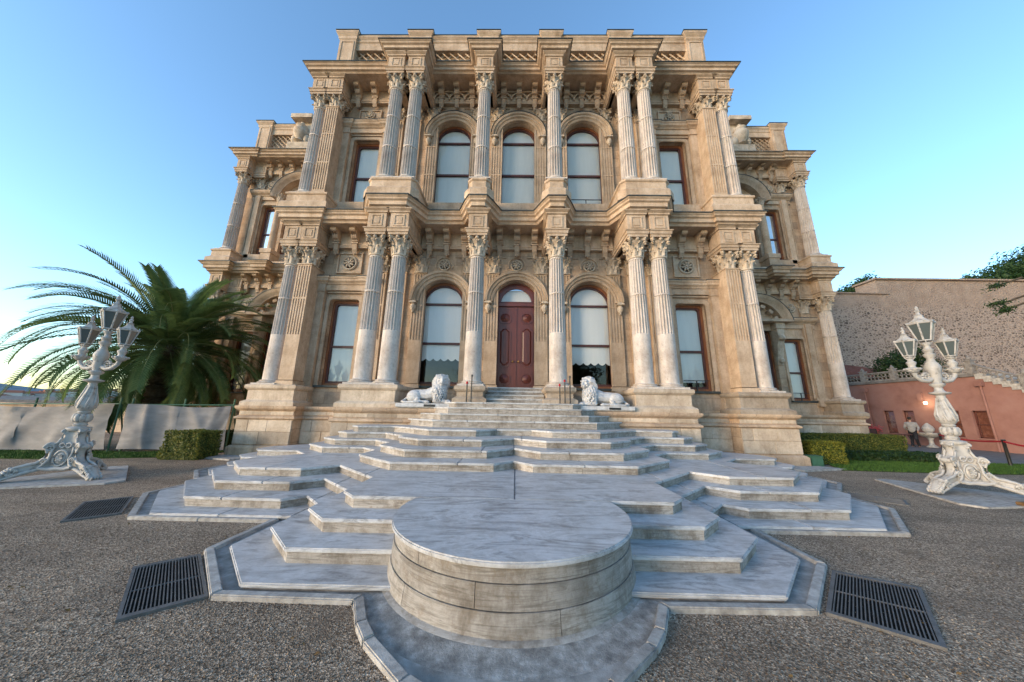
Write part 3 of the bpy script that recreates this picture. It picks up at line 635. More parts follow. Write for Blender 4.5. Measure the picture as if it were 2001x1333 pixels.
for s in (-1, 1):
    P = PODS[s]
    for a, b, y, ln in ((8.10,10.16,11.68,(.95,.8)),(6.1,8.05,12.16,(.9,.75)),(2.0,6.08,10.66,(.95,1.1)),(10.2,18.24,16.89,(1.2,1.0))):
        xa, xb = sorted((s*a, s*b)); ashlar(P, xa, xb, y, rows, .035, ln)
    for a, b, y, ln in ((8.12,10.12,11.70,(1.0,)),(6.1,8.05,12.18,(1.0,)),(2.0,6.04,10.68,(1.0,)),(10.2,18.2,16.91,(1.1,))):
        xa, xb = sorted((s*a, s*b)); ashlar(P, xa, xb, y, [(1.435,1.565)], .015, ln)
    # pedestals of the lower order
    for xa, xb, yf, zb in ((1.10,2.0,YD-.47,1.97),(4.12,6.0,YD-.47,1.76),(8.30,10.05,YO-.48,1.76)):
        xa, xb = sorted((s*xa, s*xb)); pth = [(xa,YW),(xa,yf),(xb,yf),(xb,YW)]
        pd_ = part('pedestal', MB().sweep(pth, [(.13,zb),(.13,zb+.13),(.10,zb+.16),(.03,zb+.20),(0,zb+.22),(0,2.34),(.04,2.36),(.09,2.42),(.09,2.52),(.05,2.55),(-.5,2.553)]), 'block', PAL)
# ---- parapet with lattice panels
def parapet(x0, x1, y, z0, z1, posts, parent, zl0, zl1, capz=.28, panel=True, nlat=14):
    mb = MB(); mb.box(x0, x1, y, y+.35, z0, zl0).box(x0, x1, y, y+.35, zl1, z1)
    mb.sweep([(x0,y),(x1,y)], [(0,z1-.35),(.05,z1-.30),(.05,z1-.2),(.14,z1-.08),(.14,z1),(-.3,z1+.02)])
    pp = part('parapet', mb, 'stone_plain', parent)
    part('parapet_flashing', MB().box(x0, x1, y-.16, y+.36, z1+.022, z1+.05), 'flash', pp)
    ps = sorted(posts)
    for a, b in ps:
        q = MB().box(a, b, y-.12, y+.4, z0, z1+.02).sweep([(a,y+.4),(a,y-.12),(b,y-.12),(b,y+.4)], [(0,z1-.30),(.05,z1-.22),(.05,z1-.1),(.16,z1+.06),(.16,z1+.14),(-.2,z1+.16)])
        ring(q, octo((a+b)/2, (zl0+zl1)/2+.1, (b-a)/2-.08, (z1-.3-z0)/2-.25, .02), octo((a+b)/2, (zl0+zl1)/2+.1, (b-a)/2-.14, (z1-.3-z0)/2-.31, .02), y-.15, y-.1)
        r_ = part('parapet_post', q, 'stone_plain', parent); part('post_flashing', MB().box(a-.18, b+.18, y-.30, y+.42, z1+.165, z1+.2), 'flash', r_)
    edges = [x0]+[e for p in ps for e in p]+[x1]
    for a, b in zip(edges[::2], edges[1::2]):
        if b-a < .5: continue
        h = zl1-zl0; lm = MB(); st = h/3.2; n = int((b-a+h)/st)+1
        for i in range(n+1):
            for sg in (1, -1):
                xs_ = a-h+i*st; p0 = [xs_, zl0]; p1 = [xs_+h, zl1]
                if p0[0] < a: p0 = [a, zl0+(a-xs_)]
                if p1[0] > b: p1 = [b, zl0+(b-xs_)]
                if p1[0]-p0[0] < .04: continue
                if sg < 0: p0[0], p1[0] = a+b-p0[0], a+b-p1[0]
                lm.tube([(p0[0], y+.16+sg*.02, p0[1]), (p1[0], y+.16+sg*.02, p1[1])], .035, 4)
        part('lattice', lm, 'stone_plain', pp)
        part('lattice_back', MB().box(a, b, y+.33, y+.36, zl0, zl1), 'stone_plain', pp)
parapet(-9.1, 9.1, 12.4, 17.85, 20.55, [(-9.3,-8.45),(-5.6,-4.6),(-2.05,-1.15),(1.15,2.05),(4.6,5.6),(8.45,9.3)], PAL, 18.5, 19.75)
# ---- wings
for s in (-1, 1):
    yw, yc = 17.8, 17.3
    f = lambda a, b: sorted((s*a, s*b))
    lo = [(s*13.9,1.05,2.4,6.2,1), (s*16.05,.56,2.52,6.05,0)]; up_ = [(s*13.9,1.2,11.0,14.7,1), (s*16.05,.56,11.0,14.5,0)]
    xa, xb = f(9.95, 18.15); m = wall_with_openings(xa, xb, 1.5, 9.4, sorted(lo), yw).join(wall_with_openings(xa, xb, 9.4, 17.7, sorted(up_), yw))
    m.add([(s*18.15,yw,0),(s*18.15,26,0),(s*18.15,26,18),(s*18.15,yw,18)], [(0,1,2,3)])
    wg = part('wing_wall', m, 'stone', PAL)
    for o in lo+up_: window(*o, yw, blind=.99, rail=(not o[4]))
    for k_ in (0, 1):
        column(s*17.7, yc, k_, zs=(11.06 if k_ else 2.75)); 
        for x in (16.95, 11.2): 
            q = inst('pilaster', pil_ub if k_ else pil_lb, PAL, (s*x, yw-.12, (2.75,11.06)[k_])); inst('capital', (cap_l,cap_u)[k_], q, (0,.13,(HL,HU)[k_]), scale=(.95,.7,1))
        z0, z1 = ((8.36, 9.46), (16.32, 17.42))[k_]
        xa, xb = f(17.2, 18.2); part('entablature_block', ent_block(xa, xb, yc-.36, z0, z1, [s*17.7], yb=yw+.1), 'stone_plain', PAL)
        xa, xb = f(16.6, 17.25); part('entablature_block', ent_block(xa, xb, yw-.36, z0, z1, [s*16.93], yb=yw+.1), 'stone_plain', PAL)
        zt = (9.50, 17.50)[k_]; xa, xb = f(12.0, 16.6); zs_ = zt-.72
        fr_ = part('frieze', MB().box(xa, xb, yw-.16, yw+.1, zs_-.02, zt+.02).sweep([(xa,yw-.16),(xb,yw-.16)], [(0,zs_+.16),(.05,zs_+.14),(.05,zs_+.06),(.02,zs_-.04),(-.16,zs_-.06)]), 'stone_plain', PAL)
        for x in (13.3, 14.1, 14.9, 15.65, 16.35): inst('bracket', br_u if k_ else br_l, fr_, (s*x, yw-.16, zt))
        edge = [(9.9,16.62),(16.5,16.62),(16.5,16.55),(18.42,16.55),(18.42,23)] if k_ else [(9.9,16.75),(14.3,16.75),(14.3,16.3),(15.5,16.3),(15.5,16.75),(16.6,16.75),(16.6,16.45),(18.42,16.45),(18.42,23)]
        path = edge if s > 0 else [(-x,y) for x,y in edge[::-1]]
        zt, zf = ((9.93,9.44),(17.80,17.40))[k_]; h = zt-zf
        prof = [(-.30,zt+.06),(.0,zt),(.0,zt-h*.14),(-.05,zt-h*.22),(-.07,zt-h*.34),(-.13,zt-h*.40),(-.15,zt-h*.44),(-.15,zt-h*.74),(-.24,zt-h*.80),(-.28,zt-h*.92),(-.28,zf)]
        cn = part('wing_cornice', MB().sweep(path, prof), 'stone_plain', PAL); part('flashing', MB().sweep(path, [(-.30,zt+.075),(.02,zt+.02),(.035,zt+.005),(.035,zt-.035)]), 'flash', cn)
        ins = [(v[0], v[1]) for v in MB().sweep(path, [(-.27,0),(-.27,1)]).v[::2]]; clo = [(s*18.1,23),(s*9.9,23)]
        pl = ins+(clo if s > 0 else clo[::-1]); part('soffit', MB().add([(x,y,zf+.01) for x,y in pl], [tuple(range(len(pl)))]), 'stone_plain', cn)
        part('roof_slab', MB().add([(x,y,zt+.055) for x,y in pl], [tuple(range(len(pl)))]), 'roof', cn)
        # segmental pediment over the portal, its tympanum and corner blocks
        zc = (6.75, 14.75)[k_]; rr = 1.72
        pe = part('portal_pediment', MB().arc(s*13.9, zc, [(rr*.82,0),(rr*.82,.45),(rr*.88,.5),(rr*.92,.6),(rr*.98,.66),(rr*1.03,.7),(rr*1.03,0)], R(8) if not k_ else 0, R(172) if not k_ else math.pi, 32, yw), 'stone_plain', PAL, smooth=40)
        part('hood_flashing', MB().arc(s*13.9, zc, [(rr*1.03,0),(rr*1.03,.72),(rr*1.05,.72),(rr*1.05,0)], R(8), R(172), 30, yw), 'flash', pe)
        if not k_:
            part('tympanum_ledge', MB().box(s*13.9-1.78, s*13.9+1.78, yw-.7, yw+.05, 6.9, 7.06).box(s*13.9-1.6, s*13.9+1.6, yw-.12, yw+.05, 6.5, 6.9), 'stone_plain', pe, bevel=.01)
            for i in range(7):
                dm = MB()
                a = R(20+140*i/6); dm.add(*(lambda t: (t.v, t.f))(MB().box(-.13,.13,-.22,.05,-.1,.1).xf(Matrix.Translation((s*13.9+1.25*math.cos(a), yw-.1, zc+1.25*math.sin(a))) @ Matrix.Rotation(math.pi/2-a, 4, 'Y'))))
                part('coffer_block', dm, 'stone_plain', pe, bevel=.01)
        for x in (12.75, 15.05):
            if k_:
                c_ = inst('small_column', MB().lathe([(.24,0),(.24,.06),(.19,.14),(.19,.2),(.175,2.2),(.16,3.55)], 24).mesh('small_shaft', 'pink' if False else 'stone_plain', 40), PAL, (s*x, yw-.55, 10.98)); inst('capital', cap_u, c_, (0,0,3.42), scale=(.62,.62,.72))
                part('column_pedestal', MB().box(s*x-.3, s*x+.3, yw-.88, yw, 9.96, 10.7).box(s*x-.35, s*x+.35, yw-.93, yw, 10.7, 10.97), 'stone_plain', c_).location = (-s*x, -(yw-.55), -10.98)
            else:
                cm = MB().box(s*x-.2, s*x+.2, yw-.45, yw, 6.3, 6.55).box(s*x-.26, s*x+.26, yw-.5, yw, 6.55, 6.9).prism_x([(yw,6.3),(yw-.42,6.3),(yw-.46,6.1),(yw-.38,5.8),(yw-.28,5.6),(yw-.22,5.2),(yw-.14,4.7),(yw-.08,4.5),(yw,4.5)], s*x-.17, s*x+.17)
                cm.ball((s*x, yw-.42, 6.02), (.2,.16,.2), 12, 8).ball((s*x, yw-.56, 5.94), (.1,.09,.09)).ball((s*x, yw-.22, 4.75), (.13,.1,.16))
                part('lion_console', cm, 'carved', PAL, smooth=50)
        inst('rosette', ros_s, PAL, (s*16.2, yw-.05, (7.9,16.0)[k_]))
        # window surround next to the portal
        cx, hw, z0_, z1_ = s*16.05, .56, (2.52,11.0)[k_], (6.05,14.5)[k_]; zt = (6.9,15.1)[k_]; ae = MB(); xa, xb = f(16.72, 17.05); ae.box(xa, xb, yw-.2, yw+.02, z0_-.3, zt)
        xa, xb = f(15.2, 17.35); ae.box(xa, xb, yw-.1, yw+.02, zt-.25, zt); a_ = part('window_surround', ae, 'stone_plain', PAL, bevel=.008)
        part('hood_cornice', MB().sweep([(xa,yw-.1),(xb,yw-.1)], [(-.1,zt-.02),(.04,zt),(.08,zt+.06),(.2,zt+.14),(.26,zt+.24),(.26,zt+.32),(-.1,zt+.35)]), 'stone_plain', a_)
        part('hood_flashing', MB().box(xa, xb, yw-.37, yw, zt+.33, zt+.36), 'flash', a_)
        rg = MB(); ring(rg, outline(cx, hw+.15, z0_, z1_+.15, 0, 0, .2), outline(cx, hw, z0_, z1_, 0), yw-.06, yw+.06); part('moulded_frame', rg, 'stone_plain', a_, bevel=.015)
    xa, xb = f(17.05, 18.2); pth = [(xa,yw),(xa,yc-.48),(xb,yc-.48),(xb,yw)]
    part('pedestal', MB().sweep(pth, [(.1,1.76),(.1,1.9),(0,1.98),(0,2.34),(.04,2.36),(.09,2.42),(.09,2.52),(.05,2.55),(-.5,2.553)]), 'block', PAL)
    part('pedestal', MB().sweep(pth, [(.16,9.95),(.16,10.28),(.03,10.40),(.0,10.45),(0,10.72),(.05,10.76),(.05,10.84),(.0,10.88),(-.46,10.895)]), 'stone_plain', PAL)
    xa, xb = f(10, 17.0); part('window_ledge', MB().box(xa, xb, yw-.2, yw+.1, 10.4, 10.93).box(xa, xb, yw-.9, yw, 9.96, 10.12), 'stone_plain', PAL)
    part('terrace_top', MB().box(*f(9.9,18.2), 16.9, yw+.2, 1.5, 1.765), 'stone_plain', PAL)
    parapet(*f(10.2, 17.6), 17.5, 17.85, 20.45, [tuple(f(16.75,17.6))], PAL, 18.7, 19.75)
    # carved trophy on a projecting parapet post
    um = MB().box(*f(13.7,15.1), 16.9, 17.6, 17.85, 18.6).lathe([(.2,0),(.35,.1),(.22,.25),(.4,.6),(.46,.9),(.3,1.15),(.36,1.3),(.1,1.45),(.12,1.6),(.02,1.7)], 14, (s*14.4,17.05,18.6)).ball((s*14.0,17.1,18.95), (.2,.2,.35)).ball((s*14.8,17.1,18.95), (.2,.2,.35)).box(*f(13.85,14.95), 17.25, 17.7, 18.6, 20.45).box(*f(13.7,15.1), 16.8, 17.8, 20.45, 20.75)
    part('carved_trophy', um, 'carved', PAL, smooth=45)
# ------------------------------------------------------------------ marble stairs
ST = thing('marble_staircase', 'broad pale marble staircase of stepped octagonal lobes with a round drum in front', 'staircase', (0,7,0))
ZL = [0,.08,.24,.40,.56,.72,.885,1.05,1.22,1.43,1.62,1.81,1.98]
LV = {
 1: [(2.61,3.42),(3.45,4.24),(3.45,5.31),(5.70,5.31),(7.0,6.6),(7.0,7.55),(6.4,8.15),(7.5,8.15),(8.25,8.9),(8.25,11.6)],
 2: [(2.48,3.80),(3.10,4.40),(3.10,5.38),(3.60,5.87),(3.87,5.62),(5.56,5.66),(6.68,6.75),(6.68,7.45),(5.75,8.35),(5.98,8.55),(7.42,8.55),(7.85,8.98),(7.85,11.6)],
 3: [(2.36,4.23),(2.80,4.64),(2.80,5.65),(3.67,6.46),(4.09,6.10),(5.49,6.10),(6.50,7.1),(6.50,7.5),(5.58,8.42),(6.0,8.84),(7.36,8.84),(7.76,9.24),(7.76,10.3),(7.0,11.06),(7.0,11.7)],
 4: [(2.21,4.65),(2.48,4.92),(2.48,5.86),(3.68,6.98),(4.20,6.53),(5.45,6.53),(6.17,7.22),(6.17,7.75),(5.42,8.47),(6.05,9.08),(7.13,9.08),(7.37,9.32),(7.37,9.95),(6.7,10.62),(6.7,12.1)],
 5: [(0,6.88),(.38,6.5),(2.44,6.48),(3.50,7.40),(3.50,8.22),(4.03,8.72),(5.12,8.68),(5.88,9.32),(5.88,10.75)],
 6: [(0,7.68),(.57,7.08),(2.37,7.07),(3.25,7.88),(3.25,8.48),(3.90,9.10),(5.0,9.05),(5.60,9.52),(5.60,10.75)],
 7: [(0,8.36),(.76,7.74),(2.30,7.74),(2.98,8.33),(2.98,8.7),(3.78,9.48),(4.86,9.36),(5.30,9.70),(5.30,10.75)],
 8: [(.48,9.1),(1.0,8.57),(2.28,8.57),(2.85,9.13),(3.05,9.33),(3.65,9.75),(4.65,9.55),(4.95,9.82),(4.95,10.75)],
 9: [(2.45,9.56),(3.55,10.66),(3.55,10.9)], 10: [(2.27,9.77),(3.16,10.66),(3.16,10.9)], 11: [(2.09,9.99),(2.76,10.66),(2.76,10.9)], 12: [(1.88,10.2),(2.4,10.72),(2.4,12.5)]}
def offset(poly, d):       # poly runs clockwise seen from above with its right-hand side outward; d > 0 grows it
    n = len(poly); P = [Vector(p) for p in poly]; out = []
    for i in range(n):
        d1 = (P[i]-P[i-1]).normalized(); d2 = (P[(i+1)%n]-P[i]).normalized(); n1 = Vector((d1.y,-d1.x)); n2 = Vector((d2.y,-d2.x))
        mv = (n1+n2)/max(.3, 1+n1.dot(n2)); out.append((P[i].x+mv.x*d, P[i].y+mv.y*d))
    return out
def clip(poly, a, b, c):   # keep a*x+b*y <= c
    out = []
    for p, q in zip(poly, poly[1:]+poly[:1]):
        fp, fq = a*p[0]+b*p[1]-c, a*q[0]+b*q[1]-c
        if fp <= 0: out.append(p)
        if fp*fq < 0: t = fp/(fp-fq); out.append((p[0]+(q[0]-p[0])*t, p[1]+(q[1]-p[1])*t))
    return out
def area(p): return abs(sum(a[0]*b[1]-b[0]*a[1] for a, b in zip(p, p[1:]+p[:1])))/2
cuts = {1:[-4.6,-3.45,0,3.45,4.6],2:[-4.9,-3.3,-1.2,1.2,3.3,4.9],3:[-4.6,-3.2,0,3.2,4.6],4:[-4.9,-2.7,.03,2.7,4.9],5:[-4.4,-1.1,1.4,4.4],6:[-3.6,-.7,0,1.2,3.6],7:[-3.4,-1.2,.2,3.4],8:[-3,-.5,1.5,3],9:[-1.4,.6],10:[-.5,1.6],11:[-1.2,.9],12:[-1,1]}
for lv in range(1, 13):
    half = LV[lv]; full = [(-x,y) for x,y in half[::-1] if x > 1e-6]+list(half)
    z1 = ZL[lv]; z0 = ZL[lv-1]
    core = offset(full, -.10); th = .045
    stp = part('step', MB().prism(core[::-1], z0-.02, z1-th-.004), 'concrete', ST)
    # riser blocks along every outer edge
    ins = offset(full, -.035); n = len(ins)
    for i in range(n-1):
        A, B = Vector(ins[i]), Vector(ins[i+1]); L = (B-A).length
        if L < .12 or (A.y > 10.5 and B.y > 10.5) or (lv <= 3 and A.y > 9.4 and B.y > 9.4): continue
        if lv == 1: pass
        k_ = max(1, int(round(L/1.25))) if lv > 2 else max(1, int(round(L/1.5)))
        d = (B-A)/L; nr = Vector((d.y,-d.x)); cutsL = [0]+[L*(j+random.uniform(-.12,.12))/k_ for j in range(1,k_)]+[L]
        for a, b in zip(cutsL, cutsL[1:]):
            p0, p1 = A+d*(a+.003 if a > 0 else a), A+d*(b-.003 if b < L else b); o_ = random.uniform(-.004,.004)
            q0, q1 = p0-nr*.08, p1-nr*.08; p0 = p0+nr*o_; p1 = p1+nr*o_
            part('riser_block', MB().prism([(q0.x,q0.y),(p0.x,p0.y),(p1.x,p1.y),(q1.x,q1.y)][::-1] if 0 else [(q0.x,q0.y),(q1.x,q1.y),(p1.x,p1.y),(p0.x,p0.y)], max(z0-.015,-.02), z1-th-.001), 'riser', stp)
    xs = [-20]+cuts[lv]+[20]
    for a, b in zip(xs, xs[1:]):
        pc = clip(clip(full, -1, 0, -(a+.004)), 1, 0, b-.004)
        if lv == 4 and abs(a) < 5:     # the drum fills the front of the landing
            pass
        if len(pc) > 2 and area(pc) > .02: part('tread_slab', MB().prism(pc[::-1], z1-th, z1), 'tread', stp, bevel=.011)
# door steps between the single pedestals
for i in range(4):
    z1 = 1.98+.155*(i+1); y0 = 11.05+.33*i; hw = 1.06
    s_ = part('step', MB().box(-hw, hw, y0+.03, 13.1, z1-.16, z1-.045), 'riser', ST); part('tread_slab', MB().box(-hw, hw, y0, 13.1, z1-.045, z1), 'tread', s_, bevel=.01)
# drum
DC, DR = (0,4.205), 1.388
def arcpts(r, a0, a1, n): return [(DC[0]+r*math.cos(a0+(a1-a0)*i/n), DC[1]+r*math.sin(a0+(a1-a0)*i/n)) for i in range(n+1)]
DRM = part('drum', MB().lathe([(DR-.12,-.05),(DR-.12,.50)], 96, (DC[0],DC[1],0)), 'concrete', ST)
ys = 4.65-.010; ca = math.asin((ys-DC[1])/DR)
part('top_slab', MB().prism(arcpts(DR, math.pi-ca, 2*math.pi+ca, 72), .514, .562), 'tread', DRM, smooth=30, bevel=.012)
def course(r0, r1, z0, z1, a0, a1, nm='course_block'):
    n = max(4, int((a1-a0)/.05)); prof = [(r0-.1,z0),(r0,z0),(r1,z1),(r1-.1,z1)]; vs = []; m_ = 4
    for i in range(n+1):
        a = a0+(a1-a0)*i/n
        for r, z in prof: vs.append((DC[0]+r*math.cos(a), DC[1]+r*math.sin(a), z))
    fs = [(i*m_+j, i*m_+(j+1)%m_, (i+1)*m_+(j+1)%m_, (i+1)*m_+j) for i in range(n) for j in range(m_)]+[(0,1,2,3),tuple(n*m_+j for j in range(4))]
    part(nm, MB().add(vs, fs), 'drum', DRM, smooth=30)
g = .002
for z0, z1, r0, r1, js in ((.394,.513,1.346,1.344,(175,232,300,372)),(.209,.389,1.364,1.356,(168,205,258,318,378)),(.036,.203,1.398,1.372,(170,226,287,330,376))):
    for a, b in zip(js, js[1:]): course(r0, r1, z0, z1, R(a)+g, R(b)-g)
part('base_moulding', MB().lathe([(1.2,-.03),(1.465,-.03),(1.47,.005),(1.455,.022),(1.425,.032),(1.40,.04),(1.3,.042)], 96, (DC[0],DC[1],0)), 'drum', DRM, smooth=40)
# ------------------------------------------------------------------ gutter and kerb round the stairs
arc_o = lambda r: [(r*math.sin(a), 4.15-r*math.cos(a)) for a in [R(x) for x in (0,14,28,42,55)]]
KO = [(0,2.16)]+[(.34,2.19),(.70,2.40),(1.10,2.76),(1.25,2.95),(1.42,3.26),(2.76,3.28),(3.72,4.20),(3.72,5.23),(5.96,5.24),(7.26,6.55),(7.26,7.7),(7.05,7.9),(7.62,7.9),(8.55,8.82),(8.55,11.4)]
full = [(-x,y) for x,y in KO[::-1] if x > 1e-6]+KO
inn = [(x,y) for x,y in offset(full+[(9,30),(-9,30)], -.09)][:len(full)]
gut = MB().prism([(x,y) for x,y in inn][::-1], .0, .012); tag(link('gutter', gut.mesh('gutter', 'concrete')), kind='structure')
KB = thing('stone_kerb', 'low pale stone kerb edging the gutter around the marble stairs', 'kerb', (0,2.4,0))
for i in range(len(full)-1):
    a, b, c_, d_ = Vector(full[i]), Vector(full[i+1]), Vector(inn[i+1]), Vector(inn[i]); L = (b-a).length; k_ = max(1, int(round(L/.95)))
    for j in range(k_):
        t0, t1 = j/k_+.004/L, (j+1)/k_-.004/L; q = [a.lerp(b,t0), d_.lerp(c_,t0), d_.lerp(c_,t1), a.lerp(b,t1)]
        part('kerb_stone', MB().prism([tuple(p) for p in q], -.02, .05+random.uniform(-.005,.005)), 'kerb', KB, bevel=.01)
# sloping concrete skirt round the foot of the drum
tag(link('drum_skirt', MB().lathe([(1.30,.02),(1.47,.024),(1.54,.020),(1.66,.0135),(1.72,.0125),(1.72,.0)], 96, (DC[0],DC[1],0)).mesh('drum_skirt', 'skirt', 40)), kind='structure')

# ------------------------------------------------------------------ drain grates
def grate(quad, label, nb, cross, parent_name='drain_grate'):
    c = sum((Vector(q) for q in quad), Vector((0,0)))/4; G_ = thing('drain_grate', label, 'drain grate', (c.x,c.y,0), group='iron drain grates round the stairs')
    A, B, C, D_ = [Vector(q) for q in quad]   # A-B short-ish edge carrying bar ends
    fo = [tuple(q) for q in (A,B,C,D_)]; fi = [tuple(c+(Vector(q)-c)*.90) for q in quad]
    fm = MB(); n = 4
    vs = [(x,y,z) for z in (.0,.024) for x,y in fo]+[(x,y,z) for z in (.0,.024) for x,y in fi]
    fm.add(vs, [(i,(i+1)%4,4+(i+1)%4,4+i) for i in range(4)]+[(8+i,12+i,12+(i+1)%4,8+(i+1)%4) for i in range(4)]+[(4+i,4+(i+1)%4,12+(i+1)%4,12+i) for i in range(4)])
    part('frame', fm, 'iron', G_)
    part('pit_shade', MB().add([(x,y,.006) for x,y in fi], [(0,1,2,3)]), 'pit_shade', G_)  # flat sheet above the ground, the pit's darkness is put into its colour
    a, b, cc, dd = [Vector(q) for q in fi]
    for i in range(nb):
        t = (i+.5)/nb; p, q = a.lerp(b,t), dd.lerp(cc,t); d = (q-p).normalized(); nn = Vector((-d.y,d.x))*.0045
        part('bar', MB().prism([tuple(p-nn),tuple(p+nn),tuple(q+nn),tuple(q-nn)], .009, .022), 'iron', G_)
    for t in cross:
        p, q = a.lerp(dd,t), b.lerp(cc,t); part('cross_rod', MB().tube([(p.x,p.y,.014),(q.x,q.y,.014)], .008, 6), 'iron', G_)
grate([(-4.11,3.80),(-3.70,4.14),(-2.80,3.31),(-3.22,2.95)], 'large iron drain grate in the gravel left of the drum', 20, (.55,))
grate([(4.27,3.77),(3.68,4.10),(2.84,3.30),(3.36,2.88)], 'large iron drain grate in the gravel right of the drum', 24, (.5,))
grate([(-7.68,6.0),(-7.27,6.42),(-6.32,5.47),(-6.73,5.05)], 'iron drain grate beside the left lobe of the stairs', 18, (.5,))
grate([(8.02,6.5),(7.55,6.95),(6.75,6.12),(7.2,5.68)] if 0 else [(7.35,7.5),(7.75,7.9),(8.35,7.3),(7.95,6.9)], 'iron drain grate beside the right lobe of the stairs', 16, (.5,))

# ------------------------------------------------------------------ lions
def lion(turn, tilt, seed):
    rnd = random.Random(seed); mb = MB(); C_ = lambda *a: capsule(mb, *a)
    C_((-.50,0,.27),(.05,0,.30),.20,.20); C_((.0,0,.30),(.36,0,.40),.21,.25); C_((.30,0,.40),(.36,0,.58),.25,.20)
    for s in (-1, 1):
        mb.ball((-.46,s*.15,.23), (.25,.13,.22), 16, 10); C_((-.30,s*.22,.12),(-.36,s*.24,.05),.09,.06); C_((-.36,s*.25,.055),(-.02,s*.26,.05),.055,.05)
        mb.ball((.02,s*.26,.05), (.09,.065,.055), 12, 8)
        for q in (-1,0,1): mb.ball((.085,s*.26+q*.04,.04), (.035,.022,.032), 8, 6)
        C_((.30,s*.18,.36),(.30,s*.2,.10),.12,.085); C_((.28,s*.2,.085),(.66,s*.19,.07),.08,.065)
        mb.ball((.72,s*.19,.07), (.105,.085,.07), 12, 8)
        for q in (-1.5,-.5,.5,1.5): mb.ball((.80,s*.19+q*.04,.05), (.04,.024,.042), 8, 6)
    pts = [(-.68,-.02,.20),(-.80,-.10,.10),(-.84,-.22,.05),(-.70,-.33,.035),(-.48,-.36,.035),(-.30,-.36,.035)]
    mb.tube(pts, [.06,.045,.04,.038,.038,.05], 10); mb.ball((-.25,-.36,.04), (.09,.045,.04), 10, 8)
    cm_ = Vector((.36+.05*math.cos(turn), .07*math.sin(turn), .44)); mb.ball(cm_, (.24,.25,.34), 18, 14)   # chest mane mass
    T = Matrix.Translation((.42,0,.66)) @ Matrix.Rotation(turn, 4, 'Z') @ Matrix.Rotation(tilt, 4, 'Y') @ Matrix.Scale(1.15, 4)
    hd = MB()
    hd.ball((.02,0,.10), (.20,.19,.21), 16, 12)                                   # mane bulk behind the face
    hd.ball((.14,0,.12), (.125,.125,.14), 16, 12); hd.ball((.235,0,.055), (.085,.075,.065), 14, 10); hd.ball((.225,0,-.005), (.06,.055,.04), 12, 8)
    hd.ball((.30,0,.085), (.03,.038,.024), 10, 8); capsule(hd, (.30,0,.09),(.225,0,.20),.034,.046)
    for s in (-1, 1):
        capsule(hd, (.235,s*.025,.185),(.215,s*.105,.19),.030,.024); hd.ball((.222,s*.055,.145), (.02,.022,.014), 8, 6); capsule(hd, (.235,s*.03,.10),(.215,s*.11,.105),.026,.022)
        hd.ball((.265,s*.04,.04), (.045,.04,.036), 10, 8); hd.ball((.05,s*.15,.25), (.04,.045,.05), 10, 8); capsule(hd, (.17,s*.095,.08),(.19,s*.08,.03),.04,.035)
    for i in range(34):                                                           # locks framing the face
        a = math.pi*2*i/34; r_ = .165; p = Vector((.09+rnd.uniform(-.02,.02), r_*math.sin(a), .10+r_*1.08*math.cos(a)))
        q = p+Vector((-.10-rnd.uniform(0,.07), .10*math.sin(a), .10*math.cos(a)-.07)); capsule(hd, p, q, .036, .018, 7, 3)
    mb.join(hd.xf(T))
    for ring_ in range(7):                                                        # long mane in overlapping tiers down to the chest
        h0 = .74-.085*ring_; n_ = 22
        for i in range(n_):
            a = 2*math.pi*(i+.5*(ring_ % 2)+rnd.uniform(-.25,.25))/n_; df = abs((a-turn+math.pi) % (2*math.pi)-math.pi)
            if (df < .8 and h0 > .60) or (ring_ > 3 and abs((a+math.pi) % (2*math.pi)-math.pi) > 1.9): continue
            zc = (h0-.44)/.34; rr = .245*math.sqrt(max(.12, 1-zc*zc*.72)); d = Vector((math.cos(a), math.sin(a), 0)); p = cm_+d*rr; p.z = h0
            ln = rnd.uniform(.13,.20); sw_ = rnd.uniform(-.035,.035); t_ = Vector((-d.y, d.x, 0))
            mb.tube([p-d*.02, p+d*.022+t_*sw_+Vector((0,0,-ln*.45)), p+d*.026-t_*sw_*.6+Vector((0,0,-ln*.8)), p+d*.008+t_*sw_*.3+Vector((0,0,-ln))], [.022,.033,.026,.006], 6)
    return mb
PL = [(-.98,-.42),(.86,-.42),(.98,-.30),(.98,.30),(.86,.42),(-.98,.42)]
for s, turn, tilt, lab in ((1, R(-72), R(4), 'white marble lion left of the door steps looking straight out at the viewer'), (-1, R(-38), R(8), 'white marble lion right of the door steps with its head in profile')):
    L_ = thing('lion_statue', lab, 'statue', (s*-3.0, 10.98, 1.77), group='marble lions flanking the steps')
    bd = lion(turn, tilt, 3 if s > 0 else 4)
    sc_ = Matrix.Translation((0,0,.16)) @ Matrix.Scale(1.0, 4)
    bd.xf(sc_); 
    if s < 0: bd.mir()
    o = link('lion_body', remesh(bd, 'lion_body', 'statue', .011, 0), L_)
    pl = MB().prism([(x*s,y) for x,y in PL][::s], .03, .16); part('plinth', pl, 'statue', L_, bevel=.015, local=True)
    part('base_stone', MB().box(-.95,.95,-.38,.38,0,.035), 'concrete', L_, local=True)
    part('plaque', MB().box(-.02 if s > 0 else .12, .36 if s > 0 else .5, -.432, -.424, .05, .12), 'black', L_, local=True)

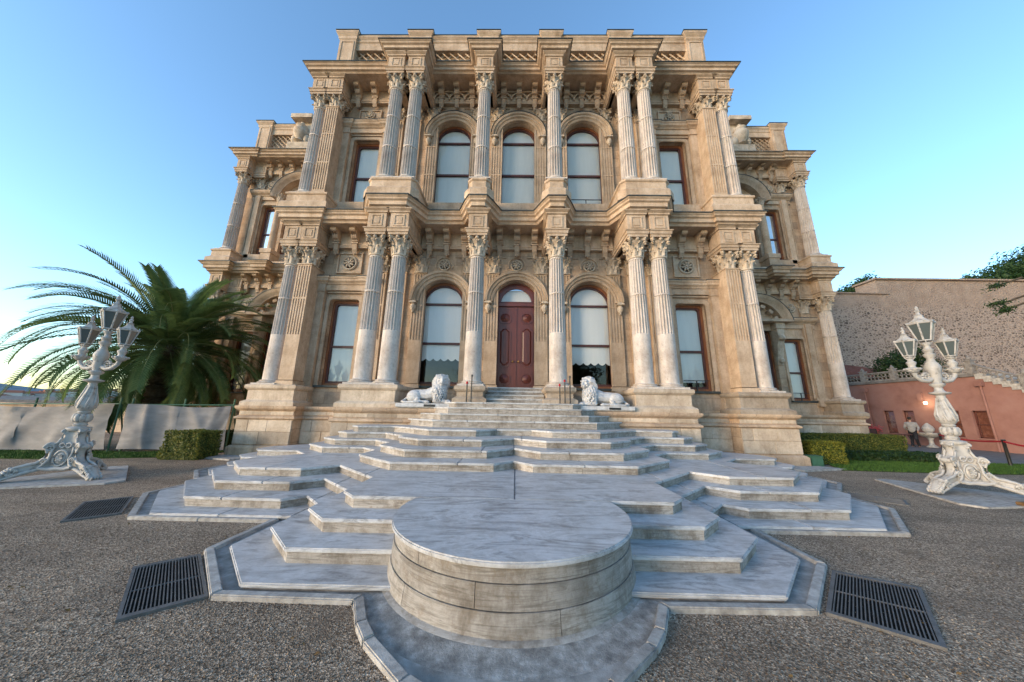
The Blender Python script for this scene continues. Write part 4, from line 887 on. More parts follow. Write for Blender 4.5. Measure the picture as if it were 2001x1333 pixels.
# ------------------------------------------------------------------ barrier posts by the single columns
def post(x, y, h, red, label):
    t = thing('barrier_post', label, 'barrier post', (x,y,1.98), group='barrier posts by the door')
    part('shaft', MB().lathe([(.022,0),(.022,h)], 12), 'black', t, smooth=40, local=True)
    part('cap', MB().lathe([(.032,h-.04),(.036,h),(.030,h+.03),(.01,h+.045)], 12), 'red' if red else 'black', t, smooth=40, local=True)
    part('foot', MB().lathe([(.06,0),(.06,.012),(.024,.02)], 16), 'black', t, smooth=40, local=True)
post(-1.45,10.50,.88,False,'tall plain black post in front of the column left of the door')
post(-1.62,10.62,.66,True,'shorter black post with a red cap left of the door')
post(1.50,10.55,.62,True,'short black post with a red cap nearest the door on the right')
post(1.66,10.50,.76,True,'taller black post with a red cap right of the door')
post(1.85,10.60,.90,False,'plain black post beside the lion right of the door')

# ------------------------------------------------------------------ ornate lamps
def spiral(mb, c, d, up, r0, turns, rad, w0, s=1, n=26):
    pts = []; rr = []
    for i in range(n):
        t = i/(n-1); a = s*turns*2*math.pi*t; r_ = r0*(1-.8*t); p = Vector(c)+Vector(d)*r_*math.cos(a)+Vector(up)*r_*math.sin(a); pts.append(p); rr.append(rad*(1-.45*t))
    mb.tube(pts, rr, 8, w0)
def lamp(loc, rz, label):
    L_ = thing('street_lamp', label, 'street lamp', loc, rz, 'ornate white lamps flanking the stairs')
    P_ = lambda nm, mb, mt='white', sm=45, par=L_: part(nm, mb, mt, par, smooth=sm, local=True)
    X, Z = Vector((1,0,0)), Vector((0,0,1))
    LEG = (226,346,106); n_ = 72
    RO = [(.0,1.20),(.05,1.24),(.10,1.18),(.16,1.04),(.24,.90),(.31,.77),(.345,.64),(.37,.56),(.42,.47),(.50,.41),(.58,.42),(.64,.47),(.69,.49),(.74,.46),(.77,.36),(.82,.28),(.90,.24),(.97,.24),(1.03,.28),(1.07,.27),(1.10,.20)]
    RI = lambda z: .44-.23*min(1,z/.8)-.03*max(0,z-.8)/.3
    body = MB(); vs = []
    for z, ro in RO:
        for i in range(n_):
            a = 2*math.pi*i/n_; df = min(abs((a-R(l)+math.pi) % (2*math.pi)-math.pi) for l in LEG)
            wd = .16/max(ro,.2); g_ = math.exp(-(df/wd)**4) if ro > RI(z) else 0
            ri = RI(z)*(.93+.07*math.cos(3*(a-R(LEG[0])))); lift = 0
            r_ = ri+(ro-ri)*g_; zz = z
            if z < .30: zz = z+(.20*(1-z/.30))*(1-min(1, max(0,(r_-.70)/.35)))   # the belly arches up between the feet
            vs.append((r_*math.cos(a), r_*math.sin(a), zz))
    m_ = len(RO); body.add(vs, [(j*n_+i, j*n_+(i+1)%n_, (j+1)*n_+(i+1)%n_, (j+1)*n_+i) for j in range(m_-1) for i in range(n_)]+[tuple(range((m_-1)*n_, m_*n_))])
    B_ = P_('pedestal', body.xf(Matrix.Diagonal((.77,.77,1,1))), sm=55)
    for l in LEG:
        m_ = Matrix.Rotation(R(l), 4, 'Z'); mb = MB()
        for sy in (-1, 1):
            y = sy*.125
            spiral(mb, (.42,y,.69), X, Z, .10, 1.7, .030, 1.0, 1); spiral(mb, (.90,y*1.05,.20), X, Z, .09, 1.7, .03, 1.0, -1); spiral(mb, (.22,y*.8,1.03), X, Z, .07, 1.5, .026, 1.0, 1); spiral(mb, (1.18,y,.085), X, Z, .075, 1.5, .026, 1.0, -1)
            mb.tube([(.95,y,.28),(.75,y,.33),(.58,y,.36),(.46,y,.46),(.43,y,.58),(.48,y,.68)], [.02,.028,.032,.032,.03,.02], 8)
            mb.tube([(1.12,y,.05),(.95,y,.10),(.75,y,.17),(.55,y,.22),(.36,y*1.3,.26),(.22,y*2.0,.25)], [.02,.03,.035,.035,.03,.02], 8)
            mb.tube([(.40,y*.9,.72),(.30,y*.9,.80),(.25,y*.85,.90),(.26,y*.8,1.0)], [.02,.028,.028,.02], 8)
            for q in range(7): mb.ball((.92+.055*q,y*.95,.27-.036*q), (.045,.045,.035), 8, 6)
        for q in range(8): t = q/7; mb.ball((.98+.27*t, 0, .27-.21*t), (.055,.12-.02*t,.04), 10, 6)
        for q in range(4): mb.ball((1.27,(-1.5+q)*.065,.04), (.06,.034,.045), 8, 6)
        mb.ball((.48,0,.70), (.07,.14,.065), 12, 8); mb.ball((.27,0,1.05), (.05,.11,.045), 12, 8)
        P_('foot', mb.xf(Matrix.Diagonal((.77,.77,1,1)) @ m_), par=L_)
    for k_ in range(3):
        a = R((LEG[k_]+60)); c = MB(); m_ = Matrix.Rotation(a, 4, 'Z'); x_ = .30
        c.ball((x_,0,.46), (.05,.12,.14), 14, 10); c.tube([(x_+.02,.15*math.cos(t),.46+.17*math.sin(t)) for t in [2*math.pi*i/20 for i in range(21)]], .026, 6)
        for s in (-1, 1):
            c.tube([(x_-.03,s*(.07+.06*math.cos(t)),.74+.05*math.sin(t)) for t in [2*math.pi*i/14 for i in range(15)]], .020, 6)
            c.tube([(x_,s*.20,.70),(x_+.02,s*.24,.58),(x_+.06,s*.22,.44),(x_+.09,s*.28,.32),(x_+.12,s*.36,.27)], [.02,.028,.03,.03,.02], 8); spiral(c, (x_+.08,s*.30,.40), Vector((0,s,0)), Z, .07, 1.5, .022, 1.0, 1)
        for i in range(8): c.tube([(x_+.05,0,.46),(x_+.06,.075*math.cos(i*.785),.46+.085*math.sin(i*.785))], [.012,.024], 6)
        c.tube([(x_+.12,-.34,.26),(x_+.08,-.18,.225),(x_+.08,0,.24),(x_+.08,.18,.225),(x_+.12,.34,.26)], [.03,.035,.04,.035,.03], 8)
        P_('cartouche', c.xf(Matrix.Diagonal((.77,.77,1,1)) @ m_), par=B_)
    slim = lambda m, k: m.xf(Matrix.Diagonal((k,k,1,1)))
    # lobed bulb, leafy vase, baluster
    bulb = MB().lathe([(.22,1.06),(.25,1.09),(.25,1.13),(.17,1.15),(.13,1.16),(.15,1.20),(.12,1.23),(.14,1.26)], 24)
    for i in range(9): a = 2*math.pi*i/9; bulb.ball((.135*math.cos(a), .135*math.sin(a), 1.36), (.075,.075,.105), 10, 8)
    bulb.lathe([(.12,1.26),(.14,1.36),(.11,1.46),(.14,1.49),(.12,1.52)], 24); P_('bulb', slim(bulb,.80))
    vase = MB().lathe([(.10,1.50),(.16,1.54),(.205,1.60),(.215,1.66),(.205,1.72),(.17,1.86),(.135,2.0),(.105,2.14),(.10,2.22)], 28)
    for i in range(8):
        a = 2*math.pi*i/8
        vase.tube([(.20*math.cos(a),.20*math.sin(a),1.6),(.205*math.cos(a+.15),.205*math.sin(a+.15),1.74),(.15*math.cos(a+.35),.15*math.sin(a+.35),1.95),(.11*math.cos(a+.5),.11*math.sin(a+.5),2.14)], [.03,.036,.028,.015], 6)
    for i in range(16): a = 2*math.pi*i/16; vase.ball((.21*math.cos(a),.21*math.sin(a),1.665), .022, 6, 4)
    P_('vase', slim(vase,.74))
    P_('stem', slim(MB().lathe([(.10,2.20),(.12,2.22),(.23,2.25),(.24,2.28),(.13,2.30),(.10,2.34),(.09,2.40),(.17,2.46),(.18,2.49),(.11,2.52),(.12,2.58),(.15,2.64),(.14,2.74),(.16,2.78),(.18,2.86),(.19,2.92),(.16,2.98),(.10,3.06),(.085,3.14),(.14,3.20),(.15,3.24),(.09,3.27),(.12,3.32),(.14,3.36),(.08,3.40),(.07,3.46),(.11,3.50),(.12,3.54),(.07,3.56)], 28), .74))
    for s in (-1, 1):
        ar = MB(); ar.tube([(s*.08,0,2.62),(s*.20,0,2.56),(s*.33,0,2.58),(s*.44,0,2.68),(s*.47,0,2.80)], [.05,.05,.048,.042,.05], 10)
        spiral(ar, (s*.20,0,2.68), Vector((s,0,0)), Z, .09, 1.4, .03, 1.0, 1); spiral(ar, (s*.36,0,2.66), Vector((-s,0,0)), Z, .07, 1.3, .026, 1.0, -1)
        ar.lathe([(.05,2.76),(.10,2.80),(.13,2.84),(.14,2.88),(.07,2.90),(.06,2.94),(.085,2.99),(.09,3.03),(.05,3.07),(.045,3.12),(.08,3.15),(.06,3.18)], 18, (s*.47,0,0))
        for i in range(10): a = 2*math.pi*i/10; ar.ball((s*.47+.13*math.cos(a), .13*math.sin(a), 2.86), .03, 6, 4)
        P_('arm', ar)
    def lantern(x, z, k_):
        r0, r1, h = .105*k_, .205*k_, .40*k_; ln = MB()
        hexp = lambda r_, zz: [(x+r_*math.cos(R(60*i+30)), r_*math.sin(R(60*i+30)), zz) for i in range(6)]
        for i in range(4): a = R(90*i+45); ln.tube([(x+.03*math.cos(a),.03*math.sin(a),z-.12*k_),(x+.09*k_*math.cos(a),.09*k_*math.sin(a),z-.05*k_),(x+r0*.9*math.cos(a),r0*.9*math.sin(a),z)], .012, 6)
        lo, hi = hexp(r0, z), hexp(r1, z+h)
        for i in range(6):
            ln.tube([lo[i], hi[i]], .017*k_, 6); ln.tube([lo[i], lo[(i+1)%6]], .017*k_, 6); ln.tube([hi[i], hi[(i+1)%6]], .022*k_, 6)
            mid = (Vector(hi[i])+Vector(hi[(i+1)%6]))/2+Vector((0,0,.045*k_)); ln.tube([hi[i], mid, hi[(i+1)%6]], [.012,.022,.012], 6); ln.ball(Vector(hi[i])+Vector((0,0,.02)), .03*k_, 6, 4)
        f_ = P_('lantern', ln, sm=50)
        rf = MB(); rf.lathe([(r1*1.0,z+h+.005),(r1*.86,z+h+.05*k_),(r1*.55,z+h+.10*k_),(r1*.36,z+h+.15*k_),(r1*.34,z+h+.19*k_),(r1*.40,z+h+.20*k_),(r1*.20,z+h+.23*k_),(r1*.14,z+h+.27*k_),(r1*.24,z+h+.31*k_),(r1*.10,z+h+.35*k_),(r1*.16,z+h+.385*k_),(.004,z+h+.43*k_)], 6, (x,0,0))
        P_('lantern_roof', rf, par=f_, sm=30)
        for i in range(6): P_('pane', MB().add([lo[i],lo[(i+1)%6],hi[(i+1)%6],hi[i]], [(0,1,2,3)]), 'lantern', False, f_)
    lantern(0, 3.60, 1.12); lantern(-.47, 3.20, .92); lantern(.47, 3.20, .92)
    return L_
L1 = lamp((-10.55,7.75,.035), R(4), 'ornate white three lantern street lamp standing before the palm tree')
L2 = copy_tree(L1); L2.location = (10.55,7.95,.075); L2.rotation_euler = (0,0,R(-4)); L2.scale = (-1,1,1); L2['label'] = 'ornate white three lantern street lamp standing before the pink building'
def slab(name, c, r_, rot, lab):
    pts = [(c[0]+r_*math.cos(R(a+rot)), c[1]+r_*math.sin(R(a+rot))) for a in (214,228,320,334,348,80,94,108)]
    return one(name, MB().prism([(c[0]+(r_ if i%1==0 else r_)*math.cos(R(a+rot)), c[1]+r_*math.sin(R(a+rot))) for i, a in enumerate((220,232,340,352,100,112))], -.01, .035), 'kerb', lab, 'slab', bevel=.008)
slab('paving_slab', (-10.55,7.75), 1.62, 4, 'pale three sided stone slab under the left lamp'); slab('paving_slab', (10.55,7.95), 1.62, -8+0, 'pale three sided stone slab under the right lamp')
one('timber_block', MB().box(10.28,10.7,6.88,7.06,.035,.10), 'timber', 'small brown timber block propping the foot of the right lamp', 'block', bevel=.01)
# ------------------------------------------------------------------ leaves, hedges, lawns
def leaf_cloud(pts, nrm, size, jitter=.9, aspect=.55):
    n = len(pts); d = np.random.normal(size=(n,3)); d /= np.linalg.norm(d,axis=1)[:,None]
    nv = nrm+jitter*np.random.normal(size=(n,3))*.6; nv /= np.linalg.norm(nv,axis=1)[:,None]
    u = np.cross(nv,d); u /= np.linalg.norm(u,axis=1)[:,None]+1e-9; v = np.cross(nv,u)
    s = size*np.random.uniform(.6,1.3,(n,1)); a = pts-u*s*.5; b = pts+v*s*aspect*.5; c = pts+u*s*.5; e = pts-v*s*aspect*.5
    V = np.stack([a,b,c,e],1).reshape(-1,3); F = np.arange(4*n).reshape(-1,4); return V, F
def np_mesh(name, V, F, mat):
    me = bpy.data.meshes.new(name); me.vertices.add(len(V)); me.vertices.foreach_set('co', V.astype(np.float32).ravel())
    k_ = F.shape[1]; me.loops.add(F.size); me.loops.foreach_set('vertex_index', F.astype(np.int32).ravel()); me.polygons.add(len(F))
    me.polygons.foreach_set('loop_start', np.arange(0, F.size, k_, dtype=np.int32)); me.update(calc_edges=True); me.validate(); me.materials.append(M[mat]); return me
def hedge(x0, x1, y0, y1, h, mat, label, n, size=.055, group=None):
    c = ((x0+x1)/2, (y0+y1)/2, 0); H_ = thing('box_hedge', label, 'hedge', c, group=group)
    P, Q = [], []
    dims = [((x1-x0)*(y1-y0), 2), ((x1-x0)*h, 1), ((x1-x0)*h, 3), ((y1-y0)*h, 0), ((y1-y0)*h, 4)]; tot = sum(d for d,_ in dims)
    for ar, k_ in dims:
        m_ = int(n*ar/tot); u, v = np.random.rand(m_), np.random.rand(m_); dp = -np.abs(np.random.normal(0,.035,m_))+np.random.normal(0,.012,m_)
        z = np.zeros(m_); X0, Y0 = x0+u*(x1-x0), y0+v*(y1-y0); Zv = .02+v*(h-.02)
        lump = .03*np.sin(7*X0+3*Zv)+.025*np.sin(9*Y0+5*X0)
        if k_ == 2: P.append(np.c_[X0, Y0, h+dp+lump*.6]); Q.append(np.tile((0,0,1.),(m_,1)))
        elif k_ == 1: P.append(np.c_[X0, y0-dp-lump, Zv]); Q.append(np.tile((0,-1.,0),(m_,1)))
        elif k_ == 3: P.append(np.c_[X0, y1+dp, Zv]); Q.append(np.tile((0,1.,0),(m_,1)))
        elif k_ == 0: P.append(np.c_[x0-dp-lump, y0+u*(y1-y0), Zv]); Q.append(np.tile((-1.,0,0),(m_,1)))
        else: P.append(np.c_[x1+dp+lump, y0+u*(y1-y0), Zv]); Q.append(np.tile((1.,0,0),(m_,1)))
    P = np.concatenate(P)-np.array(c); V, F = leaf_cloud(P, np.concatenate(Q), size)
    tag(link('foliage', np_mesh('foliage', V, F, mat), H_), kind='stuff')
    part('core', MB().box(x0+.07, x1-.07, y0+.07, y1-.07, .0, h-.08), 'soil', H_)
    return H_
hedge(-11.45,-10.25,10.5,11.35,.90,'yhedge2','clipped green and gold box hedge in front of the grey fabric screen',9000)
hedge(-12.1,-10.35,12.9,13.9,.75,'dhedge','dark clipped hedge between the fabric screen and the palace',3500)
hedge(10.95,12.15,12.15,13.1,.80,'yhedge','bright golden box hedge at the right corner of the palace',9000)
hedge(12.3,17.7,14.9,15.9,.92,'yhedge2','long clipped hedge with yellow tips in front of the right wing',16000,.07)
hedge(10.5,12.2,13.6,14.4,.75,'dhedge','dark hedge tucked behind the golden hedge',3500)
hedge(12.6,17.4,13.1,14.3,.30,'dhedge','low dark border of leafy plants along the lawn',11000,.09)
def grass(name, poly, n, h, label):
    tag(link('lawn', MB().prism(poly, -.01, .02).mesh('lawn', 'soil')), kind='structure')
    xs = [p[0] for p in poly]; ys_ = [p[1] for p in poly]; P = np.c_[np.random.uniform(min(xs),max(xs),n*2), np.random.uniform(min(ys_),max(ys_),n*2)]
    ins = np.zeros(len(P), bool)
    for (xa,ya),(xb,yb) in zip(poly, poly[1:]+poly[:1]):
        cnd = ((ya > P[:,1]) != (yb > P[:,1])); xi = (xb-xa)*(P[:,1]-ya)/(yb-ya+1e-12)+xa; ins ^= cnd & (P[:,0] < xi)
    P = P[ins][:n]; m_ = len(P); a = np.random.rand(m_)*6.283; hh = h*np.random.uniform(.5,1.2,m_); w_ = .012
    b0 = np.c_[P[:,0]-w_*np.cos(a), P[:,1]-w_*np.sin(a), np.full(m_,.015)]; b1 = np.c_[P[:,0]+w_*np.cos(a), P[:,1]+w_*np.sin(a), np.full(m_,.015)]
    tp_ = np.c_[P[:,0]+np.random.normal(0,.02,m_), P[:,1]+np.random.normal(0,.02,m_), .015+hh]
    V = np.stack([b0,b1,tp_],1).reshape(-1,3); F = np.arange(3*m_).reshape(-1,3)
    tag(link('grass', np_mesh('grass', V, F, 'grass')), label, 'grass', kind='stuff')
grass('r', [(10.75,11.0),(12.5,10.85),(14.5,10.8),(30,10.9),(30,12.3),(18,13.2),(12.4,13.2),(11.4,12.1)], 34000, .06, 'short green lawn strip right of the stairs')
grass('l', [(-26,9.9),(-14.6,10.2),(-12.0,10.9),(-11.3,11.4),(-11.0,12.6),(-14,11.9),(-26,12.2)], 22000, .07, 'short green grass strip under the fabric screens')
def paved(name, poly, z=.004, mat='roof'):
    tag(link(name, MB().prism(poly, -.01, z).mesh(name, mat)), kind='structure')
paved('paved_path', [(18.3,13.3),(30,12.35),(30,40),(10.3,40),(10.3,26),(20,16.2)], .006, 'kerb' if 0 else 'roof')
for s, lab in ((-1,'flat pale apron stone by the left corner of the palace'), (1,'flat pale apron stone by the right corner of the palace')):
    q = [(8.7,11.35),(10.5,11.55),(11.0,11.1),(9.2,10.6)]; one('apron_stone', MB().prism([(s*x,y) for x,y in q][::-s], -.01, .05), 'kerb', lab, 'paving stone', bevel=.01)
one('junction_box', MB().box(10.38,10.78,11.62,11.95,0,.34).box(10.36,10.8,11.6,11.97,.34,.37), 'tube', 'small green metal box at the right corner of the palace', 'box', bevel=.01)
# ------------------------------------------------------------------ fabric screens
def screen(pts, h0, h1, label, seed, sag):
    (xa,ya),(xb,yb) = pts; T_ = thing('fabric_screen', label, 'fabric screen', (xa,ya,0), group='grey fabric screens under the palm')
    nx, nz = 90, 26; rnd = random.Random(seed); folds = [(rnd.uniform(0,1), rnd.uniform(-.9,.9), rnd.uniform(.03,.09), rnd.uniform(.015,.045)) for _ in range(16)]
    vs = []; d = Vector((xb-xa,yb-ya)).normalized(); nn = Vector((d.y,-d.x))
    for j in range(nz+1):
        for i in range(nx+1):
            u, v = i/nx, j/nz; zt = h0+(h1-h0)*u-sag*math.sin(math.pi*u); z = .10+.05*math.sin(5*u+seed)+(zt-.1)*v
            off = sum(am*math.exp(-(((u-c0)-sl*(v-.5)*.35)/wd)**2) for c0, sl, wd, am in folds)*1.6+.004*math.sin(23*v+6*u)+.10*math.sin(math.pi*v)*math.sin(2.2*u*math.pi)**2*.6
            uu = u+.02*math.sin(math.pi*v)*(1 if u < .5 else -1)*.4
            vs.append((xa+(xb-xa)*uu+nn.x*off, ya+(yb-ya)*uu+nn.y*off, z))
    n = nx+1; part('cloth', MB().add(vs, [(j*n+i,j*n+i+1,(j+1)*n+i+1,(j+1)*n+i) for j in range(nz) for i in range(nx)]), 'tarp', T_, smooth=80)
    part('top_rail', MB().tube([(xa,ya+.06,h0+.02),(xb,yb+.06,h1+.02)], .025, 8), 'tube', T_, smooth=True)
    for t in (0, .5, 1): x, y, h = xa+(xb-xa)*t, ya+(yb-ya)*t+.07, h0+(h1-h0)*t; part('post', MB().tube([(x,y,-.02),(x,y,h+.25)], .03, 8), 'tube', T_, smooth=True)
    part('brace', MB().tube([(xb,yb+.1,h1),(xb-.3 if seed == 1 else xb-.45,yb+.9,0)], .025, 8), 'tube', T_, smooth=True)
screen([(-14.35,11.75),(-11.12,12.45)], 1.70, 1.74, 'taut grey fabric screen between two green posts, next to the palace', 1, .03)
screen([(-21.5,11.9),(-14.75,11.7)], 1.62, 1.72, 'slack beige grey fabric screen at the left edge, behind the lamp', 2, .05)
# low wall behind the screens
one('quay_wall', MB().box(-60,-16.0,20,20.5,0,1.55).box(-60.1,-15.9,19.9,20.6,1.55,1.7), 'stone', 'low pale wall far behind the fabric screens', 'wall', bevel=.01)

# ------------------------------------------------------------------ palm
def frond_mesh(L, bend, n=60, seed=0):
    rnd = random.Random(seed); mb = MB(); ax = []; p = Vector((0,0,0)); ang = 0.; st = L/n
    for i in range(n+1):
        ax.append((p.copy(), ang)); t = i/n; ang -= bend*(.35+1.3*t)/n; p = p+Vector((math.cos(ang),0,math.sin(ang)))*st
    me_v, me_f = [], []
    for i in range(5, n+1):
        p, a = ax[i]; t = i/n; d = Vector((math.cos(a),0,math.sin(a))); up = Vector((-math.sin(a),0,math.cos(a)))
        ln = .66*(min(1, (t-.05)*5)**.7)*(1-.55*t**2.4)*rnd.uniform(.9,1.1); fw = .42+.55*t
        for s in (-1, 1):
            lat = Vector((0,s,0)); vdir = (lat*(1.15-.25*t)+d*fw+up*(.34-.1*rnd.random())).normalized(); tip = p+vdir*ln+Vector((0,0,-.10*ln*rnd.uniform(.4,1.6)))
            mid = p+vdir*ln*.5+up*.012; w_ = d*.036+up*.012
            o = len(me_v); me_v += [p-w_, p+w_, mid+w_*.95, mid-w_*.95, tip]; me_f += [(o,o+1,o+2,o+3),(o+3,o+2,o+4)]
    lf = MB().add(me_v, me_f); me = bpy.data.meshes.new('frond'); me.from_pydata([tuple(v) for v in lf.v], [], lf.f); me.materials.append(M['palm'])
    rc = MB().tube([q for q,_ in ax[::4]], [.032*(1-.85*i/(n/4)) for i in range(len(ax[::4]))], 5).mesh('rachis', 'rachis', True)
    return me, rc
fm = [frond_mesh(L, b, seed=i) for i, (L, b) in enumerate([(4.2,.9),(4.8,1.45),(4.9,1.85),(4.7,1.65),(4.4,2.2)])]
PT = Vector((-16.3,14.3,0)); PM = thing('palm_tree', 'large date palm with long arching green fronds behind the left lamp', 'palm tree', PT)
tr = MB(); prof = []
for i in range(42): z = i*.1; prof.append((.40+.05*math.sin(i*2.1)+.05*(i%2)+(.14 if z > 3.2 else 0), z))
part('trunk', tr.lathe(prof+[(.3,4.4),(.05,4.7)], 20), 'bark', PM, smooth=30, local=True)
NF = 150
for i in range(NF):
    t = i/(NF-1); el = R(82-122*t**.9+random.uniform(-7,7)); az = i*2.39996+random.uniform(-.2,.2)
    k_ = 0 if t < .12 else (random.choice((1,3)) if t < .4 else random.choice((1,2,3)) if t < .7 else random.choice((2,3,4)))
    me, rc = fm[k_]; o = link('frond', me, PM, (.25*math.cos(az), .25*math.sin(az), 4.1+.5*(1-t)))
    mt = Matrix.Rotation(az, 4, 'Z') @ Matrix.Rotation(-el, 4, 'Y') @ Matrix.Rotation(random.uniform(-.35,.35), 4, 'X'); o.rotation_euler = mt.to_euler()
    s_ = random.uniform(.86,1.08)*(1.0 if t > .10 else .9)*(1 if t < .75 else .82); o.scale = (s_,s_,s_); link('rachis', rc, o)

# ------------------------------------------------------------------ pink building, terrace, retaining wall
XPK = 26.0
B_ = thing('pink_building', 'low pink plastered building with brown windows right of the palace', 'building', (XPK,20,0))
ops = [(18.2,.30), (19.32,.30), (21.45,.31), (22.55,.31)]
pw = MB(); y0 = 17.9; ZT = 4.05; pw.add([(XPK,10.4,-.1),(XPK,17.9,-.1),(XPK,17.9,ZT),(XPK,10.4,-.1+.02)], [(0,1,2,3)])
ops = sorted(ops); q = lambda a, b, c, d: pw.add([(XPK,a,c),(XPK,b,c),(XPK,b,d),(XPK,a,d)], [(0,1,2,3)])
for yc, hw in ops:
    q(y0, yc-hw, -.1, ZT); q(yc-hw, yc+hw, -.1, .66); q(yc-hw, yc+hw, 2.16, ZT); y0 = yc+hw
    for a, b, c, d in ((yc-hw,.66,yc-hw,2.16),(yc+hw,.66,yc+hw,2.16),(yc-hw,.66,yc+hw,.66),(yc-hw,2.16,yc+hw,2.16)): pw.add([(XPK,a,b),(XPK,c,d),(XPK+.28,c,d),(XPK+.28,a,b)], [(0,1,2,3)])
q(y0, 40, -.1, ZT); part('wall', pw, 'pink', B_)
part('roof', MB().box(XPK-.12, XPK+14, 17.9, 40, ZT, ZT+.16), 'roof', B_, bevel=.02)
for yc, hw in ops:
    wf = MB(); x0 = XPK+.12
    for a, b, c, d in ((yc-hw,yc-hw+.07,.66,2.16),(yc+hw-.07,yc+hw,.66,2.16),(yc-hw,yc+hw,.66,.73),(yc-hw,yc+hw,2.07,2.16),(yc-hw,yc+hw,1.36,1.42)): wf.box(x0, x0+.1, a+.002, b-.002, c+.002, d-.002)
    f_ = part('window', wf, 'sash', B_); part('pane', MB().add([(x0+.06,yc-hw,.66),(x0+.06,yc+hw,.66),(x0+.06,yc+hw,2.16),(x0+.06,yc-hw,2.16)], [(0,1,2,3)]), 'glass', f_)
    part('blind', MB().add([(x0+.2,yc-hw,1.45),(x0+.2,yc+hw,1.45),(x0+.2,yc+hw,2.16),(x0+.2,yc-hw,2.16)], [(0,1,2,3)]), 'blind', f_)
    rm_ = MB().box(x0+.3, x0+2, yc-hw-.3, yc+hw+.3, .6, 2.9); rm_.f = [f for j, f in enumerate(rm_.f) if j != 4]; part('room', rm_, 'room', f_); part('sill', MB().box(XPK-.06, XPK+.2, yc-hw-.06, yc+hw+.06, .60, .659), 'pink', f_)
for yy in (17.78, 23.67):
    part('downpipe', MB().tube([(XPK-.09,yy,0),(XPK-.09,yy,3.6)], .05, 10).box(XPK-.22, XPK, yy-.14, yy+.14, 3.5, 3.8), 'pink', B_, smooth=40)
wl = part('wall_lamp', MB().box(XPK-.14, XPK, 20.42, 20.68, 2.75, 3.25).tube([(XPK-.1,20.4,2.75),(XPK-.3,20.3,2.68)], .03, 8), 'pink', B_, bevel=.02)
part('lit_bulb', MB().ball((XPK-.28,20.2,2.62), .07), 'bulb', wl, smooth=True)
pld = bpy.data.lights.new('wall_lamp_light', 'POINT'); pld.energy = 3; pld.color = (1,.8,.5); pld.shadow_soft_size = .1; plo = link('wall_lamp_light', pld, None, (XPK-.5,20.2,2.6))
# outside stair coming down along the end of the building
for i in range(12):
    part('stair_step', MB().box(XPK-.08, XPK+2.2, 17.9-.30*(i+1), 17.9-.30*i, ZT+.0-.165*(i+1), ZT+.14-.165*i), 'kerb', B_)
# pierced balustrade: straight run on the roof edge, sloping run down the stair
BL = thing('marble_balustrade', 'pierced white marble balustrade with posts along the terrace over the pink building', 'balustrade', (XPK,20,ZT+.16))
def bal_run(ya, za, yb, zb, n, first=True):
    for i in range(n+1):
        t = i/n; y, z = ya+(yb-ya)*t, za+(zb-za)*t
        if i or first: part('baluster_post', MB().box(XPK-.12, XPK+.12, y-.13, y+.13, z, z+.72).box(XPK-.16, XPK+.16, y-.17, y+.17, z+.72, z+.79).lathe([(.05,.79),(.10,.83),(.11,.89),(.05,.94),(.07,.97),(.01,1.04)], 10, (XPK,y,z)), 'oldmarble', BL)
        if i == n: break
        y2, z2 = ya+(yb-ya)*(i+1)/n, za+(zb-za)*(i+1)/n; pm = MB(); L = abs(y2-y); k_ = int(L/.22); dz = z2-z
        sg = 1 if y2 > y else -1
        for j in range(k_):
            for zz in (.07,.30):
                a = (j+.5)/k_; yc, zc = y+(y2-y)*a, z+dz*a+zz+.11
                pm.tube([(XPK, yc+.11*math.cos(th), zc+.115*math.sin(th)) for th in [2*math.pi*e/10 for e in range(11)]], .028, 4)
        for zz, hh in ((.0,.07),(.55,.08)):
            pm.add([(XPK-.07,y,z+zz),(XPK+.07,y,z+zz),(XPK+.07,y,z+zz+hh),(XPK-.07,y,z+zz+hh),(XPK-.07,y2,z2+zz),(XPK+.07,y2,z2+zz),(XPK+.07,y2,z2+zz+hh),(XPK-.07,y2,z2+zz+hh)], [(0,1,2,3),(4,7,6,5),(0,4,5,1),(1,5,6,2),(2,6,7,3),(3,7,4,0)])
        part('pierced_panel', pm, 'oldmarble', BL)
bal_run(18.0, ZT+.16, 29.2, ZT+.16, 6); bal_run(18.0, ZT+.16, 14.4, ZT-1.82, 2, False)
tag(link('upper_terrace', MB().box(XPK+2.4, 90, 12, 31, 0, ZT+.1).box(XPK+.2, XPK+2.4, 18, 31, 0, ZT+.1).mesh('upper_terrace', 'brickslope')), kind='structure')
RW = one('retaining_wall', MB().box(31.0, 120, 31.0, 33, 0, 15.55).box(22, 37.4, 31.0, 32.8, 0, 14.05).box(31.2, 120, 30.85, 33.1, 15.55, 15.75).box(22, 37.4, 30.85, 32.9, 14.05, 14.2) if 0 else
         MB().box(37.6, 120, 31.0, 33, 0, 15.75).box(22, 37.6, 31.0, 32.8, 0, 14.15).box(37.4, 120, 30.8, 33.1, 15.75, 15.92).box(22, 38.6, 30.85, 32.9, 14.15, 14.28), 'rubble', 'tall pinkish rubble retaining wall behind the pink building', 'wall')
# second balustrade further back, sloping rubble heap
hp_ = MB(); n = 22
for i in range(n+1):
    for j in range(n+1):
        u, v = i/n, j/n; x = 28+10*u; y = 22+9*v; z = ZT+.1+3.0*max(0, v-.1)**1.0*(1-abs(u-.35)*.9)+.12*math.sin(9*u+7*v)+random.uniform(-.06,.06); hp_.v.append((x,y,max(z, ZT+.05)))
hp_.f = [(i*(n+1)+j, (i+1)*(n+1)+j, (i+1)*(n+1)+j+1, i*(n+1)+j+1) for i in range(n) for j in range(n)]
tag(link('brick_bank', hp_.mesh('brick_bank', 'brickslope')), kind='structure')

